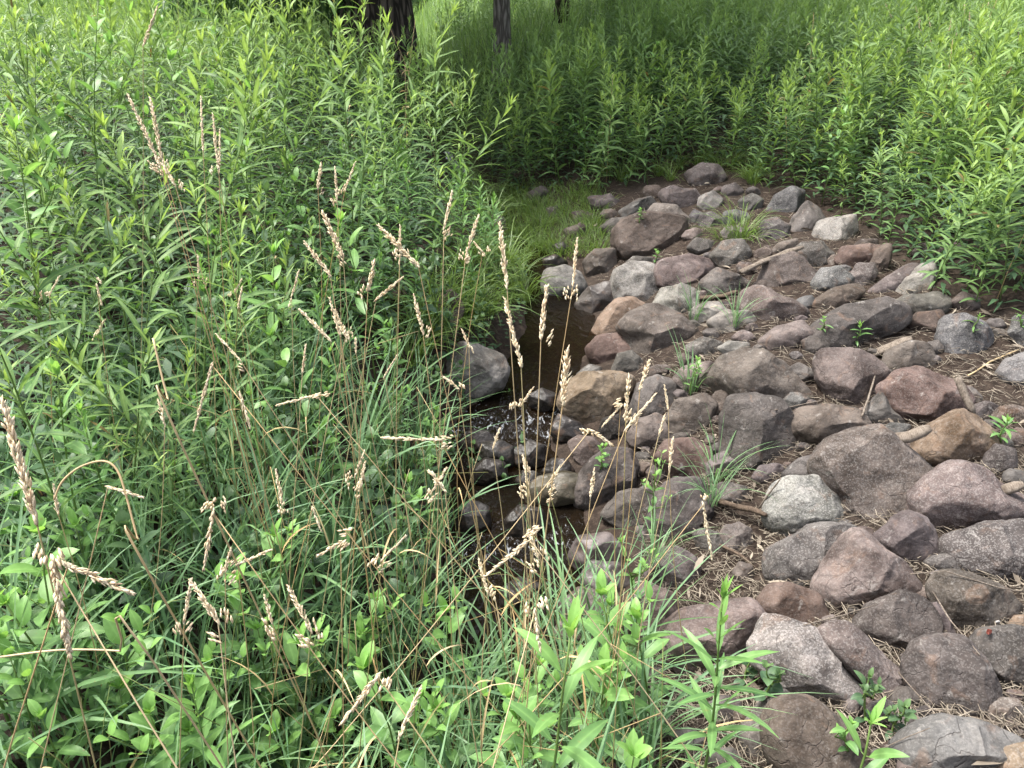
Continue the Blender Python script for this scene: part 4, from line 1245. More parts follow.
for k, (px, py, me, s, lab) in enumerate(((716, 478, 0, 0.42, 'bluish green grass clump left of the square dark boulder'), (712, 500, 1, 0.36, 'drooping grass clump on the soil below the square dark boulder'),
        (694, 318, 2, 0.36, 'small grass clump beside the whitish flat-topped stone'), (735, 322, 3, 0.34, 'sparse grass blades beside the pale weathered slab'),
        (690, 392, 4, 0.4, 'grass clump right of the oval tan-topped boulder'), (655, 560, 0, 0.38, 'grass clump on the lip of the pool below the dark grey boulder'))):
    p = surf(px, py)
    tuft(LONG[me], p[0], p[1], s, lab, 'grass tufts among the stones', p[2] - 0.02)
for k in range(14):
    px = r.uniform(600, 760); py = r.uniform(168, 186) if px < 680 else r.uniform(160, 186)
    p, _t = hit(px, py)
    tuft(SEDGE[r.randrange(3)], p[0], p[1], r.uniform(0.45, 0.8), 'arching fine grass tuft at the foot of the weeds beyond the stones', 'grass along the far edge of the stones')

# ------------------------------------------------------------------ dry seed-headed grass stalks
def head_geo(mb, base, tip, seed, fat=1.0):
    rr_ = random.Random(seed)
    base, tip = np.asarray(base, float), np.asarray(tip, float)
    ax = tip - base; L = np.linalg.norm(ax); ax = ax / L
    a = nrm(np.cross(ax, [0.3, 0.1, 0.95])); b = np.cross(ax, a)
    n_cl = max(6, int(L / 0.0042))
    lob = [rr_.uniform(0.55, 1.25) for _ in range(12)]
    for k in range(n_cl):
        t = k / (n_cl - 1)
        w = (0.28 + math.sin(PI * min(1, t * 0.88 + 0.12)) ** 0.7) * lob[int(t * 11.9)]
        rad = 0.0040 * fat * w
        for q in range(rr_.randint(4, 6)):
            an = rr_.uniform(0, 6.28)
            o_ = a * math.cos(an) + b * math.sin(an)
            c0 = base + ax * (L * t + rr_.uniform(-0.003, 0.003))
            d = ax + o_ * rr_.uniform(0.1, 0.65)
            grain(mb, c0 + o_ * rad * rr_.uniform(0.15, 1.0), d, rr_.uniform(0.0085, 0.0135) * (0.8 + 0.2 * fat), rr_.uniform(0.002, 0.0033) * (0.75 + 0.3 * fat), (rr_.uniform(0, 1), rr_.random(), 0))
    # loose lower clusters
    if rr_.random() < 0.6:
        for q in range(rr_.randint(1, 3)):
            an = rr_.uniform(0, 6.28); o_ = a * math.cos(an) + b * math.sin(an)
            c0 = base - ax * rr_.uniform(0.0, 0.02) + o_ * rr_.uniform(0.008, 0.02)
            for z in range(9):
                grain(mb, c0 + np.array([rr_.gauss(0, 0.003) for _ in range(3)]) + ax * rr_.uniform(-0.008, 0.012), ax + o_ * 0.5, 0.010, 0.0036, (rr_.uniform(0, 1), rr_.random(), 0))


SG = 'dry seed-headed grass stalks'


def stalk(tip, hb, low, depth, label, seed, fat=1.0, green=0.0, sag=0.0):
    """tip and base of the seed head and a lower point of its stem, as seen; depth in metres along the view"""
    def at(p, dd): 
        d = ray(*p); return CAM + d * (dd / (d @ FWD))
    T, Hb = at(tip, depth), at(hb, depth)
    d = ray(*low)
    rr_ = random.Random(seed)
    Lw = CAM + d * ((Hb[1] - 0.02) / d[1])
    dr = Lw - Hb
    if dr[2] > -0.02: dr = np.array([dr[0], dr[1], -0.02 - abs(dr[0])])
    B = Hb.copy(); k = 0
    while B[2] > ground(B[0], B[1]) and k < 4000:
        B = B + dr / np.linalg.norm(dr) * 0.01; k += 1
    root = empty('grass_stalk', B)
    st, hd = MB(), MB()
    n = 7
    side = np.array([rr_.gauss(0, 0.02), rr_.gauss(0, 0.015), 0])
    pts = [B + (Hb - B) * t + side * math.sin(PI * t) - B for t in np.linspace(0, 1, n)] + [(Hb + T) / 2 - B, T - B]
    tube(st, pts, [0.0014 * (1 - 0.5 * i / (n + 1)) for i in range(n + 2)], 5, (green, rr_.random(), 0))
    # a withered sheath leaf
    if rr_.random() < 0.6:
        q = pts[2] if rr_.random() < 0.5 else pts[3]
        leaf(st, q, rr_.uniform(0, 6.28), R(rr_.uniform(40, 80)), rr_.uniform(0.10, 0.24), 0.005, rr_.uniform(0.4, 2.2), 0.3, 6, green, rr_.random(), 'grass', 0, 0, 1.0)
    head_geo(hd, Hb - B, T - B, seed, fat)
    st.build('stem', M['drystem'], root); hd.build('seed_head', M['seed'], root)
    return tag(root, label, 'grass stalk', SG)


HAND = [
 ((157, 8), (143, 46), (142, 110), 2.1, 'tall curved dry stalk whose seed head reaches highest at the upper left', 1.0),
 ((128, 95), (160, 165), (197, 290), 1.75, 'tan stalk of the upper left bundle with the longest seed head', 1.0),
 ((150, 98), (163, 165), (203, 300), 1.78, 'straight tan stalk just right of the longest-headed one in the bundle', 0.9),
 ((163, 165), (175, 185), (207, 300), 1.72, 'tan stalk of the upper left bundle with a short low head', 0.8),
 ((201, 98), (203, 150), (207, 250), 2.1, 'slim dry stalk standing between the tan bundle and the twin heads', 0.6),
 ((213, 115), (218, 168), (230, 250), 2.05, 'left one of two thin twin seed heads right of the tan bundle', 0.7),
 ((220, 130), (219, 172), (228, 250), 2.08, 'right one of two thin twin seed heads right of the tan bundle', 0.6),
 ((321, 164), (318, 188), (314, 330), 2.2, 'dry stalk with a small tufted head above the large-leaved plant', 1.1),
 ((335, 168), (337, 200), (333, 310), 2.25, 'slim pale head right beside the small tufted one', 0.7),
 ((355, 163), (345, 190), (330, 290), 2.3, 'pale head leaning right above the pinkish heads', 0.7),
 ((323, 213), (343, 256), (352, 340), 1.7, 'thick pinkish seed head leaning left among the big green leaves', 1.5),
 ((305, 243), (330, 275), (345, 350), 1.75, 'drooping pinkish head below and left of the thick one', 1.3),
 ((380, 227), (418, 265), (436, 345), 1.6, 'fat pinkish seed head bent over to the left, left of the stream', 1.6),
 ((400, 226), (400, 252), (400, 400), 1.9, 'thin pale head standing straight up behind the fat bent pinkish one', 0.6),
 ((374, 262), (368, 290), (362, 400), 1.7, 'pale knobby head below the fat bent pinkish one', 1.2),
 ((402, 278), (376, 300), (360, 400), 1.7, 'pale slanting head right of the knobby one', 0.8),
 ((414, 296), (423, 333), (430, 430), 1.7, 'cream head hanging beside the slanting one over the stream edge', 0.9),
 ((452, 193), (444, 228), (440, 400), 1.75, 'tall slim whitish head left of the far bend of the stream', 0.8),
 ((478, 217), (466, 255), (448, 400), 1.7, 'tall whitish head leaning right, next to the slim whitish one', 0.8),
 ((500, 224), (507, 287), (528, 560), 1.35, 'long tan head in front of the grassy far bend', 0.9),
 ((505, 300), (521, 365), (533, 600), 1.3, 'tall stalk with an orange stem and clustered head before the mossy boulder', 0.9),
 ((547, 287), (541, 338), (527, 560), 1.3, 'tall stalk with a cream clustered head over the water', 1.1),
 ((577, 240), (573, 285), (535, 560), 1.5, 'slender stalk whose head stands before the round pale stone', 0.6),
 ((568, 350), (563, 402), (540, 640), 1.15, 'pale stalk with round flaky head in front of the large tan-topped boulder', 1.5),
 ((649, 362), (640, 388), (624, 520), 1.5, 'dark tan head in front of the mauve boulder by the water', 1.0),
 ((629, 377), (626, 415), (620, 560), 1.4, 'greenish tan head left of the dark tan one by the water', 0.9),
 ((655, 395), (625, 430), (560, 600), 1.35, 'slanting stalk with a thin head crossing the dark boulders', 0.6),
 ((712, 558), (703, 505), (672, 430), 1.5, 'bent dry stalk with its head hanging on the dark grey block-like boulder', 0.6),
 ((612, 445), (590, 430), (556, 470), 1.4, 'small pale nodding head beside the tan-topped boulder', 0.7),
 ((194, 430), (212, 365), (230, 330), 1.6, 'dark pinkish seed head hanging down in the left greenery', 0.7),
 ((2, 402), (36, 520), (75, 690), 0.78, 'largest thick tan seed head, close up at the left edge', 1.25),
 ((70, 655), (52, 560), (48, 500), 0.82, 'large grey knobby seed head hanging close up at the lower left', 1.05),
 ((130, 592), (68, 566), (50, 640), 0.85, 'large tan seed head lying sideways close up at the lower left', 1.0),
 ((204, 568), (213, 512), (228, 480), 1.25, 'cream seed head hanging in the dark gap at the lower left', 0.8),
 ((192, 582), (218, 622), (235, 700), 1.05, 'brown seed head rising over the light green leafy plant', 0.9),
 ((342, 722), (378, 676), (405, 640), 0.95, 'pale seed head drooping at the bottom beside the paired-leaf plant', 0.9),
 ((278, 405), (316, 395), (345, 402), 1.6, 'pale seed head lying level in the left middle', 0.7),
 ((383, 438), (440, 440), (470, 500), 1.45, 'ragged pale head lying level left of the mossy boulder', 0.7),
 ((142, 497), (108, 487), (90, 560), 1.2, 'slim head hanging near the arched dry stem at the left', 0.6),
 ((217, 335), (240, 360), (275, 420), 1.7, 'thin broken dry head above the left greenery', 0.5),
 ((420, 690), (400, 735), (395, 768), 0.9, 'short tan head near the bottom among grass blades', 0.7),
 ((487, 575), (530, 540), (560, 520), 1.3, 'pale knotty head lying across the black water', 0.8),
 ((430, 472), (445, 490), (455, 560), 1.4, 'pinkish tan head before the herbs trailing over the water', 0.9),
 ((540, 650), (535, 610), (530, 560), 1.2, 'withered head hanging low over the dark water', 0.7),
 ((330, 300), (340, 335), (350, 420), 1.65, 'pale drooping head in front of the wide-leaved green plant', 0.9),
 ((300, 310), (330, 340), (345, 420), 1.6, 'cream head leaning left in front of the wide-leaved green plant', 0.9),
]
for k, (tip, hb, low, dep, lab, fat) in enumerate(HAND):
    stalk(tip, hb, low, dep, lab, 700 + k, fat, 0.0 if k % 5 else 0.3)
for k in range(42):
    q = r.random()
    px = r.uniform(190, 700) if q < 0.8 else r.uniform(20, 300)
    py = r.uniform(240, 620) if px < 480 else r.uniform(380, 540)
    dep = 2.35 - (py - 240) / 400 * 1.3 + r.gauss(0, 0.1)
    lean = r.gauss(-4, 26)
    Lh = r.uniform(0.035, 0.075) * F / dep
    a = r.gauss(0, 0.5) + (PI if r.random() < 0.16 else 0)
    tip = (px, py); hb = (px + math.sin(a) * Lh, py + math.cos(a) * Lh)
    stalk(tip, hb, (hb[0] + lean * 0.9, py + 160), dep, 'thin dry grass stalk with a small pale head in the tangle of the near bank', 800 + k, r.uniform(0.45, 0.9), r.choice([0, 0, 0.1, 0.6]))
for k in range(26):
    px = r.uniform(880, 1018); py = r.uniform(2, 48); dep = r.uniform(7.0, 8.6)
    a = r.gauss(0.1, 0.35); Lh = r.uniform(10, 17)
    hb = (px - math.sin(a) * Lh, py + math.cos(a) * Lh)
    o = stalk((px, py), hb, (hb[0] - 8, hb[1] + 60), dep, 'pale tan reed stalk rising above the weeds at the top right', 950 + k, 1.6, 0.0)
    o['group'] = 'pale reeds above the weeds at the top right'; o.name = 'reed_stalk'
for k in range(22):
    for _ in range(50):
        x, y = r.uniform(-4.5, 4.8), r.uniform(2.2, 7.5)
        if (left_ok(x, y) or right_ok(x, y)) and seen(x, y, 1.0): break
    rr_ = random.Random(980 + k)
    m = MB(); H = rr_.uniform(0.7, 1.25); a = rr_.uniform(0, 6.28); l = rr_.uniform(0.05, 0.4)
    pts = [np.array([math.cos(a) * l * t ** 1.5, math.sin(a) * l * t ** 1.5, H * t]) for t in np.linspace(0, 1, 7)]
    if k % 3 == 0: pts = pts[:5] + [pts[4] + np.array([0.18 * math.cos(a), 0.18 * math.sin(a), -0.1])]
    tube(m, pts, [0.0024 - 0.0002 * i for i in range(len(pts))], 5, (0, rr_.random(), 0))
    for q in range(7):
        leaf(m, along(pts, 0.15 + 0.11 * q), rr_.uniform(0, 6.28), R(rr_.uniform(-30, 30)), rr_.uniform(0.05, 0.1), 0.010, rr_.uniform(0.8, 2.2), 0.5, 4, 0, rr_.random(), 'lance', rr_.gauss(0, 0.6), 0.05, 1.2)
    o = m.build('dead_stalk', M['drystem']); o.location = (x, y, ground(x, y))
    tag(o, 'dead tan stalk of last year standing in the %s' % ('left stand' if x < 0 else 'stand above the stones'), 'dead stalk', 'dead stalks in the left stand' if x < 0 else 'dead stalks in the right stand')
# bare straw-coloured and greenish stems without heads
BARE = []
for k in range(4):
    m = MB(); rr_ = random.Random(900 + k)
    for q in range(5):
        a = rr_.uniform(0, 6.28); H = rr_.uniform(0.35, 0.75); l = rr_.uniform(0.03, 0.3)
        b = np.array([rr_.gauss(0, 0.03), rr_.gauss(0, 0.03), -0.01])
        bend = rr_.uniform(0.5, 0.95)
        pts = [b + np.array([math.cos(a) * l * t ** 1.6, math.sin(a) * l * t ** 1.6, H * t]) for t in np.linspace(0, bend, 6)]
        if rr_.random() < 0.5:
            a2 = rr_.uniform(0, 6.28)
            pts.append(pts[-1] + np.array([math.cos(a2) * 0.16, math.sin(a2) * 0.16, rr_.uniform(-0.16, 0.02)]))
        tube(m, pts, [0.0012 * (1 - 0.4 * i / len(pts)) for i in range(len(pts))], 4, (rr_.choice([0, 0.1, 0.6, 0.9]), rr_.random(), 0))
    BARE.append(m.mesh('dry_stem_clump', M['drystem']))
for k in range(42):
    for _ in range(30):
        x, y = r.uniform(-1.3, 0.5), r.uniform(0.75, 2.9)
        if abs(x) < 0.74 * y + 0.2 and math.hypot(x, y) > 0.75 and not (y > 1.9 and x > np.interp(y, CY, CX) - 0.25): break
    o = bpy.data.objects.new('dry_stem_clump', BARE[k % 4]); col.objects.link(o)
    o.location = (x, y, ground(x, y)); o.rotation_euler = (0, 0, r.uniform(0, 6.28)); s = r.uniform(0.8, 1.25); o.scale = (s, s, s)
    tag(o, 'loose clump of bare straw-coloured stems in the grass of the near bank', 'grass stalk', 'bare dry stems of the near bank')
# the arched broken stem close up at the left
def arch(pix, dep, rad, label, name='broken_straw', mat='drystem'):
    P = []
    for i, p in enumerate(pix):
        d = ray(*p); P.append(CAM + d * (dep / (d @ FWD)))
    c = P[-1].copy()
    while c[2] > ground(c[0], c[1]): c = c + np.array([0.002, 0.003, -0.02])
    P.append(c)
    Q = []
    for i in range(len(P) - 1):
        a_, b_, c_, d_ = P[max(0, i - 1)], P[i], P[i + 1], P[min(len(P) - 1, i + 2)]
        for t in (0, .25, .5, .75): Q.append(0.5 * (2 * b_ + (c_ - a_) * t + (2 * a_ - 5 * b_ + 4 * c_ - d_) * t * t + (3 * b_ - a_ - 3 * c_ + d_) * t ** 3))
    P = Q + [P[-1]]
    o_ = P[0].copy()
    m = MB(); tube(m, [q - o_ for q in P], rad, 6, (0, 0.9, 0))
    o = m.build(name, M[mat]); o.location = o_
    return tag(o, label, 'grass stalk', 'bare dry stems of the near bank')


arch([(54, 500), (62, 482), (80, 467), (103, 461), (117, 470), (126, 495), (138, 540), (150, 575)], 1.2, 0.0017, 'arched broken straw-coloured stem close up at the left')
arch([(0, 657), (60, 650), (120, 651), (150, 657)], 0.9, 0.0012, 'thin straw lying level across the lower left grass')
arch([(153, 338), (168, 400), (184, 450)], 1.3, 0.0018, 'straight pale broken straw pointing up in the left greenery')

# ------------------------------------------------------------------ sticks, bark and chips on the stones
def stick(pix, rad, label, mat='twig', name='stick', flat=1.0, lift=0.012):
    tt = [np.linalg.norm(surf(px, py, lift) - CAM) for px, py in pix]
    if name == 'bark_piece' or len(pix) < 3: tt = [min(tt) + 0.3 * (np.median(tt) - min(tt))] * len(tt)
    else:
        lin = np.linspace(tt[0], tt[-1], len(tt)); k_ = min(0, min(np.array(tt) - lin)); tt = list(lin + k_)
    P = [CAM + ray(*p) * t for p, t in zip(pix, tt)]
    if name == 'straw': rad *= 0.75
    rr_ = random.Random(len(bpy.data.objects))
    fine = []
    for a, b in zip(P[:-1], P[1:]):
        for t in (0, 0.33, 0.66): fine.append(a + (b - a) * t + np.array([rr_.gauss(0, 0.05 if name == 'bark_piece' else 0.15) * rad for _ in range(3)]))
    fine.append(P[-1])
    o_ = fine[0].copy()
    m = MB(); tube(m, [q - o_ for q in fine], [rad * (rr_.uniform(0.94, 1.04) if name == 'bark_piece' else rr_.uniform(0.75, 1.1)) * (1 if i < len(fine) - 1 else 0.6) for i in range(len(fine))], 7, (0, rr_.random(), 0))
    if flat != 1.0:
        d = nrm(fine[-1] - fine[0]); up = np.array([0, 0, 1.0])
        s = np.cross(d, up)
        nv = []
        for q in m.v:
            q = np.array(q); nv.append(tuple(q + s * (q @ s) * (flat - 1)))
        m.v = nv
    o = m.build(name, M[mat]); o.location = o_
    return tag(o, label, 'stick' if name == 'stick' else ('bark' if 'bark' in name else 'straw'), 'sticks and bark lying on the stones')


stick([(741, 272), (765, 262), (803, 247)], 0.016, 'long bleached flat branch lying across the upper stones', 'deadwood', flat=1.6)
stick([(718, 502), (745, 508), (766, 515)], 0.013, 'short splintered brown stick on the soil left of the whitish mottled granite', 'twig')
stick([(885, 440), (908, 437), (931, 428)], 0.020, 'chunk of grey furrowed bark between the large red-brown and tan boulders', 'deadwood', 'bark_piece', 1.5)
stick([(957, 377), (965, 395), (974, 414)], 0.014, 'weathered bark strip standing slantwise right of the large red-brown boulder', 'deadwood', 'bark_piece', 1.6)
stick([(873, 354), (893, 346), (912, 338)], 0.016, 'flat buff bark flake above the large red-brown boulder', 'deadwood', 'bark_piece', 2.4)
stick([(700, 298), (722, 296), (738, 291)], 0.012, 'small brown bark piece in the grass by the whitish flat-topped stone', 'twig', 'bark_piece', 1.6)
stick([(968, 376), (990, 362), (1022, 348)], 0.004, 'thin pale twig curving to the right edge below the bluish stone', 'drystem')
stick([(862, 416), (868, 400), (875, 376)], 0.0045, 'short twig leaning on the tall brown-mauve boulder', 'deadwood')
stick([(804, 625), (840, 616), (878, 604)], 0.0025, 'pair of pale straws spanning the dark gap above the long speckled boulder', 'deadwood', 'straw')
stick([(933, 592), (950, 620), (980, 655)], 0.0028, 'long straw crossing the mauve brown boulder', 'deadwood', 'straw')
stick([(910, 574), (945, 571), (1000, 588), (1024, 592)], 0.0025, 'long thin straw running to the right edge above the mauve brown boulder', 'deadwood', 'straw')
stick([(878, 648), (905, 680), (935, 714)], 0.0022, 'straw lying along the pinkish slab and the charcoal boulder', 'deadwood', 'straw')
stick([(913, 706), (960, 714), (1018, 728)], 0.003, 'long stem lying along the foot of the charcoal boulder', 'deadwood', 'straw')
stick([(758, 509), (768, 495), (781, 478)], 0.0035, 'grey twig poking up left of the whitish mottled granite', 'deadwood')
stick([(979, 314), (1000, 309), (1024, 305)], 0.005, 'twig running to the right edge under the leafy stand', 'twig')
stick([(1003, 491), (1024, 484)], 0.016, 'pale split wood at the right edge above the pointed pinkish boulder', 'deadwood', 'bark_piece', 1.8)
stick([(775, 410), (800, 405), (825, 400)], 0.003, 'thin grey twig above the loaf-shaped stone', 'deadwood')
stick([(720, 545), (740, 555), (758, 570)], 0.006, 'dark root-like stick on the soil slope', 'twig')
stick([(880, 750), (905, 738), (930, 728)], 0.002, 'bent straw on the long bluish boulder at the corner', 'deadwood', 'straw')
stick([(700, 283), (735, 284)], 0.003, 'thin whitish straw lying level in front of the mauve wedge-shaped stone', 'deadwood', 'straw')


def chip(px, py, size, colour, label, seed):
    rr_ = random.Random(seed)
    p = surf(px, py, 0.012)
    bm = bmesh.new(); bmesh.ops.create_icosphere(bm, subdivisions=1, radius=1)
    for v in bm.verts:
        k = 1 + 0.8 * noise.noise(v.co * 1.7 + Vector((seed, 0, 0)))
        v.co = Vector((v.co.x * size * k, v.co.y * size * 0.5 * k, v.co.z * size * 0.8 * k))
    me = bpy.data.meshes.new('stone_chip'); bm.to_mesh(me); bm.free()
    me.materials.append(M['stone'])
    o = bpy.data.objects.new('stone_chip', me); col.objects.link(o)
    o.location = p; o.rotation_euler = (rr_.random(), rr_.random(), rr_.random()); o.color = (*colour, 0.1)
    tag(o, label, 'stone chip')


chip(989, 632, 0.012, (0.26, 0.06, 0.04), 'small bright red chip between stones at the right edge', 3)
chip(998, 622, 0.011, (0.45, 0.44, 0.43), 'small white chip touching the red chip at the right edge', 5)

# ------------------------------------------------------------------ litter, ground cover and everything nobody could count
def scatter_arrays(P, D, L, W, tint, droop=0.2):
    """many small folded leaf shapes: P feet, D directions"""
    n = len(P)
    D = D / np.linalg.norm(D, axis=1)[:, None]
    up = np.array([0, 0, 1.0])
    S = np.cross(D, up + 0.01 * np.random.default_rng(1).normal(size=(n, 3))); S /= np.linalg.norm(S, axis=1)[:, None] + 1e-9
    L = L[:, None]; W = W[:, None]
    a = P; m = P + D * L * 0.45; e = P + D * L - up * (L * droop)
    V = np.stack([a, m + S * W / 2, e, m - S * W / 2], 1).reshape(-1, 3)
    q = np.arange(n * 4).reshape(n, 4)
    T = np.repeat(tint, 4, 0)
    return V, q, np.zeros((0, 3), int), T


G = np.random.default_rng(21)
NO3 = np.zeros((0, 3), int)

# straw, twigs, shreds on the right bank (thin bent prisms lying on the soil)
parts = []
m = MB()
cnt = 0
for _ in range(40000):
    if cnt >= 13000: break
    px, py = r.uniform(590, 1040), r.uniform(185, 775)
    if py < np.interp(px, BX, BYp) + 2: continue
    if px < 640 and py > 330: continue
    p, t = hit(px, py)
    x, y = p[0], p[1]
    if x < np.interp(y, CY, CX) + np.interp(y, CY, HW) + 0.06: continue
    cnt += 1
    a = r.uniform(0, 6.28); L = r.uniform(0.015, 0.085) * (1.5 if r.random() < 0.1 else 1)
    z = ground(x, y) + r.uniform(0.003, 0.026)
    d = np.array([math.cos(a), math.sin(a), r.gauss(0, 0.18)]) * L
    c0 = np.array([x, y, z]); rad = r.uniform(0.0006, 0.0018)
    bend = np.array([r.gauss(0, 0.12) * L, r.gauss(0, 0.12) * L, 0.05 * L])
    if r.random() < 0.94:
        tube(m, [c0 - d / 2, c0 + bend, c0 + d / 2], [rad, rad, rad * 0.7], 3, (r.uniform(0, 1) ** 1.3, r.random(), 0))
    else:
        leaf(m, c0 - d / 3, a, r.uniform(-0.2, 0.3), L * 0.8, L * r.uniform(0.1, 0.28), r.uniform(-0.8, 0.8), 0.2, 3, r.uniform(0, 0.8) ** 1.5, r.random(), 'ovate', r.gauss(0, 0.5))
o = m.build('dry_litter', M['litter'])
tag(o, kind='stuff')

# small-leaved ground cover of the left bank
n = 16000
X = G.uniform(-4.5, 0.2, n); Y = G.uniform(0.6, 7.5, n)
xc = np.interp(Y, CY, CX); hw = np.interp(Y, CY, HW)
ok = (X < xc - hw - 0.0) & (X > -0.75 * Y - 0.5)
X, Y = X[ok], Y[ok]
P = np.stack([X, Y, ground_np(X, Y) + G.uniform(0.0, 0.13, len(X))], 1)
an = G.uniform(0, 6.28, len(X))
D = np.stack([np.cos(an), np.sin(an), G.uniform(-0.1, 0.6, len(X))], 1)
tint = np.stack([G.uniform(0, 0.25, len(X)), G.uniform(0, 0.9, len(X)), np.zeros(len(X))], 1)
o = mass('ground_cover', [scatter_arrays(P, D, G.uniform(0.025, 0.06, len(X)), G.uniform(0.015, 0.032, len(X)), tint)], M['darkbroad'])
tag(o, kind='stuff')

Xs, Ys = [], []
for _ in range(6500):
    px, py = r.uniform(488, 605), r.uniform(184, 305)
    if px > 560 and py > 240 or px > 530 and py > 268 or px < 505 and py < 240: continue
    p, _t = hit(px, py)
    if abs(p[0] - np.interp(p[1], CY, CX)) < np.interp(p[1], CY, HW) * 0.7 and py > 240: continue
    if noise.noise(Vector((p[0] * 4, p[1] * 3, 0))) < -0.08: continue
    Xs.append(p[0]); Ys.append(p[1])
X, Y = np.array(Xs), np.array(Ys)
P = np.stack([X, Y, np.maximum(ground_np(X, Y), water_z(Y)) - 0.005], 1)
D = np.stack([G.normal(0, 0.5, len(X)), G.normal(0, 0.5, len(X)), np.ones(len(X))], 1)
tint = np.stack([G.uniform(0.1, 0.9, len(X)), G.uniform(0, 0.95, len(X)), np.zeros(len(X))], 1)
o = mass('short_grass', [scatter_arrays(P, D, G.uniform(0.06, 0.15, len(X)), G.uniform(0.003, 0.006, len(X)), tint, 0.3)], M['finegrass'])
tag(o, kind='stuff')

# lower leaves and seedlings under both stands, coloured dark to deepen the shade
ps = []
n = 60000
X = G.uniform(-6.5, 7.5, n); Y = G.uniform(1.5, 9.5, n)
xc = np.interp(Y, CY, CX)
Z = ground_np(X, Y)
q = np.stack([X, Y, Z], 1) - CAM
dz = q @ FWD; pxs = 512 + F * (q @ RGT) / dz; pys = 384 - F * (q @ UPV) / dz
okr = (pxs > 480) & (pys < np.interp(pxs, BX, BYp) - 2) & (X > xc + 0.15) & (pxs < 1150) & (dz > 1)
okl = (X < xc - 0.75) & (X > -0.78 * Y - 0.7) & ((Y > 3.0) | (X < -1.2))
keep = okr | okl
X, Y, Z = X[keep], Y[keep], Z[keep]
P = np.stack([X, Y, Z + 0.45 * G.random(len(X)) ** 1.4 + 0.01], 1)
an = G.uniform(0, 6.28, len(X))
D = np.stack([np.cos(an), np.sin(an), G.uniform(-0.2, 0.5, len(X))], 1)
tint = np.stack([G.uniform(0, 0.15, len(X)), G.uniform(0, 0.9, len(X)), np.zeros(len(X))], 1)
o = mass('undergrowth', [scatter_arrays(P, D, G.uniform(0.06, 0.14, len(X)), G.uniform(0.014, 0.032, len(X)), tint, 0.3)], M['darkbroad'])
tag(o, kind='stuff')

# meadow of the same weeds beyond, too many to count
low_t = [arrays(a) for k in range(3) for a in [goldenrod_geo(80 + k, 0.95, 46, 0.145, 0.027, 2, 0.06, 0.2, 0.1 * k, k)[1]]]
parts = []
for d, x, y, side in extra_spots:
    parts.append(moved(low_t[r.randrange(3)], (x, y, ground(x, y)), r.uniform(0, 6), r.uniform(0.85, 1.15)))
for _ in range(3400):
    y = 9.0 + 13 * r.random() ** 1.4; x = r.uniform(-0.8 * y - 1, 0.8 * y + 1)
    if abs(x - np.interp(y, CY, CX)) < 0.5: continue
    if math.hypot(x + 1.92, y - 12) < 0.7: continue
    parts.append(moved(low_t[r.randrange(3)], (x, y, ground(x, y)), r.uniform(0, 6), (0.58 if x < 1.2 and y < 16 else 1.0) * r.uniform(0.7, 1.2) * (1 + 0.45 * noise.noise(Vector((x * 0.8, y * 0.8, 7))))))
o = mass('meadow_weeds', parts, M['meadow'])
tag(o, kind='stuff')
# tall grass of the far meadow
n = 26000
Y = 12 + 30 * G.random(n) ** 1.2; X = G.uniform(-1, 1, n) * (0.85 * Y + 1)
H = G.uniform(0.5, 1.1, n)
P = np.stack([X, Y, ground_np(X, Y)], 1)
D = np.stack([G.normal(0, 0.28, n), G.normal(0, 0.28, n), np.ones(n)], 1)
tint = np.stack([G.uniform(0.2, 1, n), G.uniform(0, 0.95, n), np.zeros(n)], 1)
o = mass('meadow_grass', [scatter_arrays(P, D, H, G.uniform(0.012, 0.03, n), tint, 0.25)], M['meadow'])
tag(o, kind='stuff')

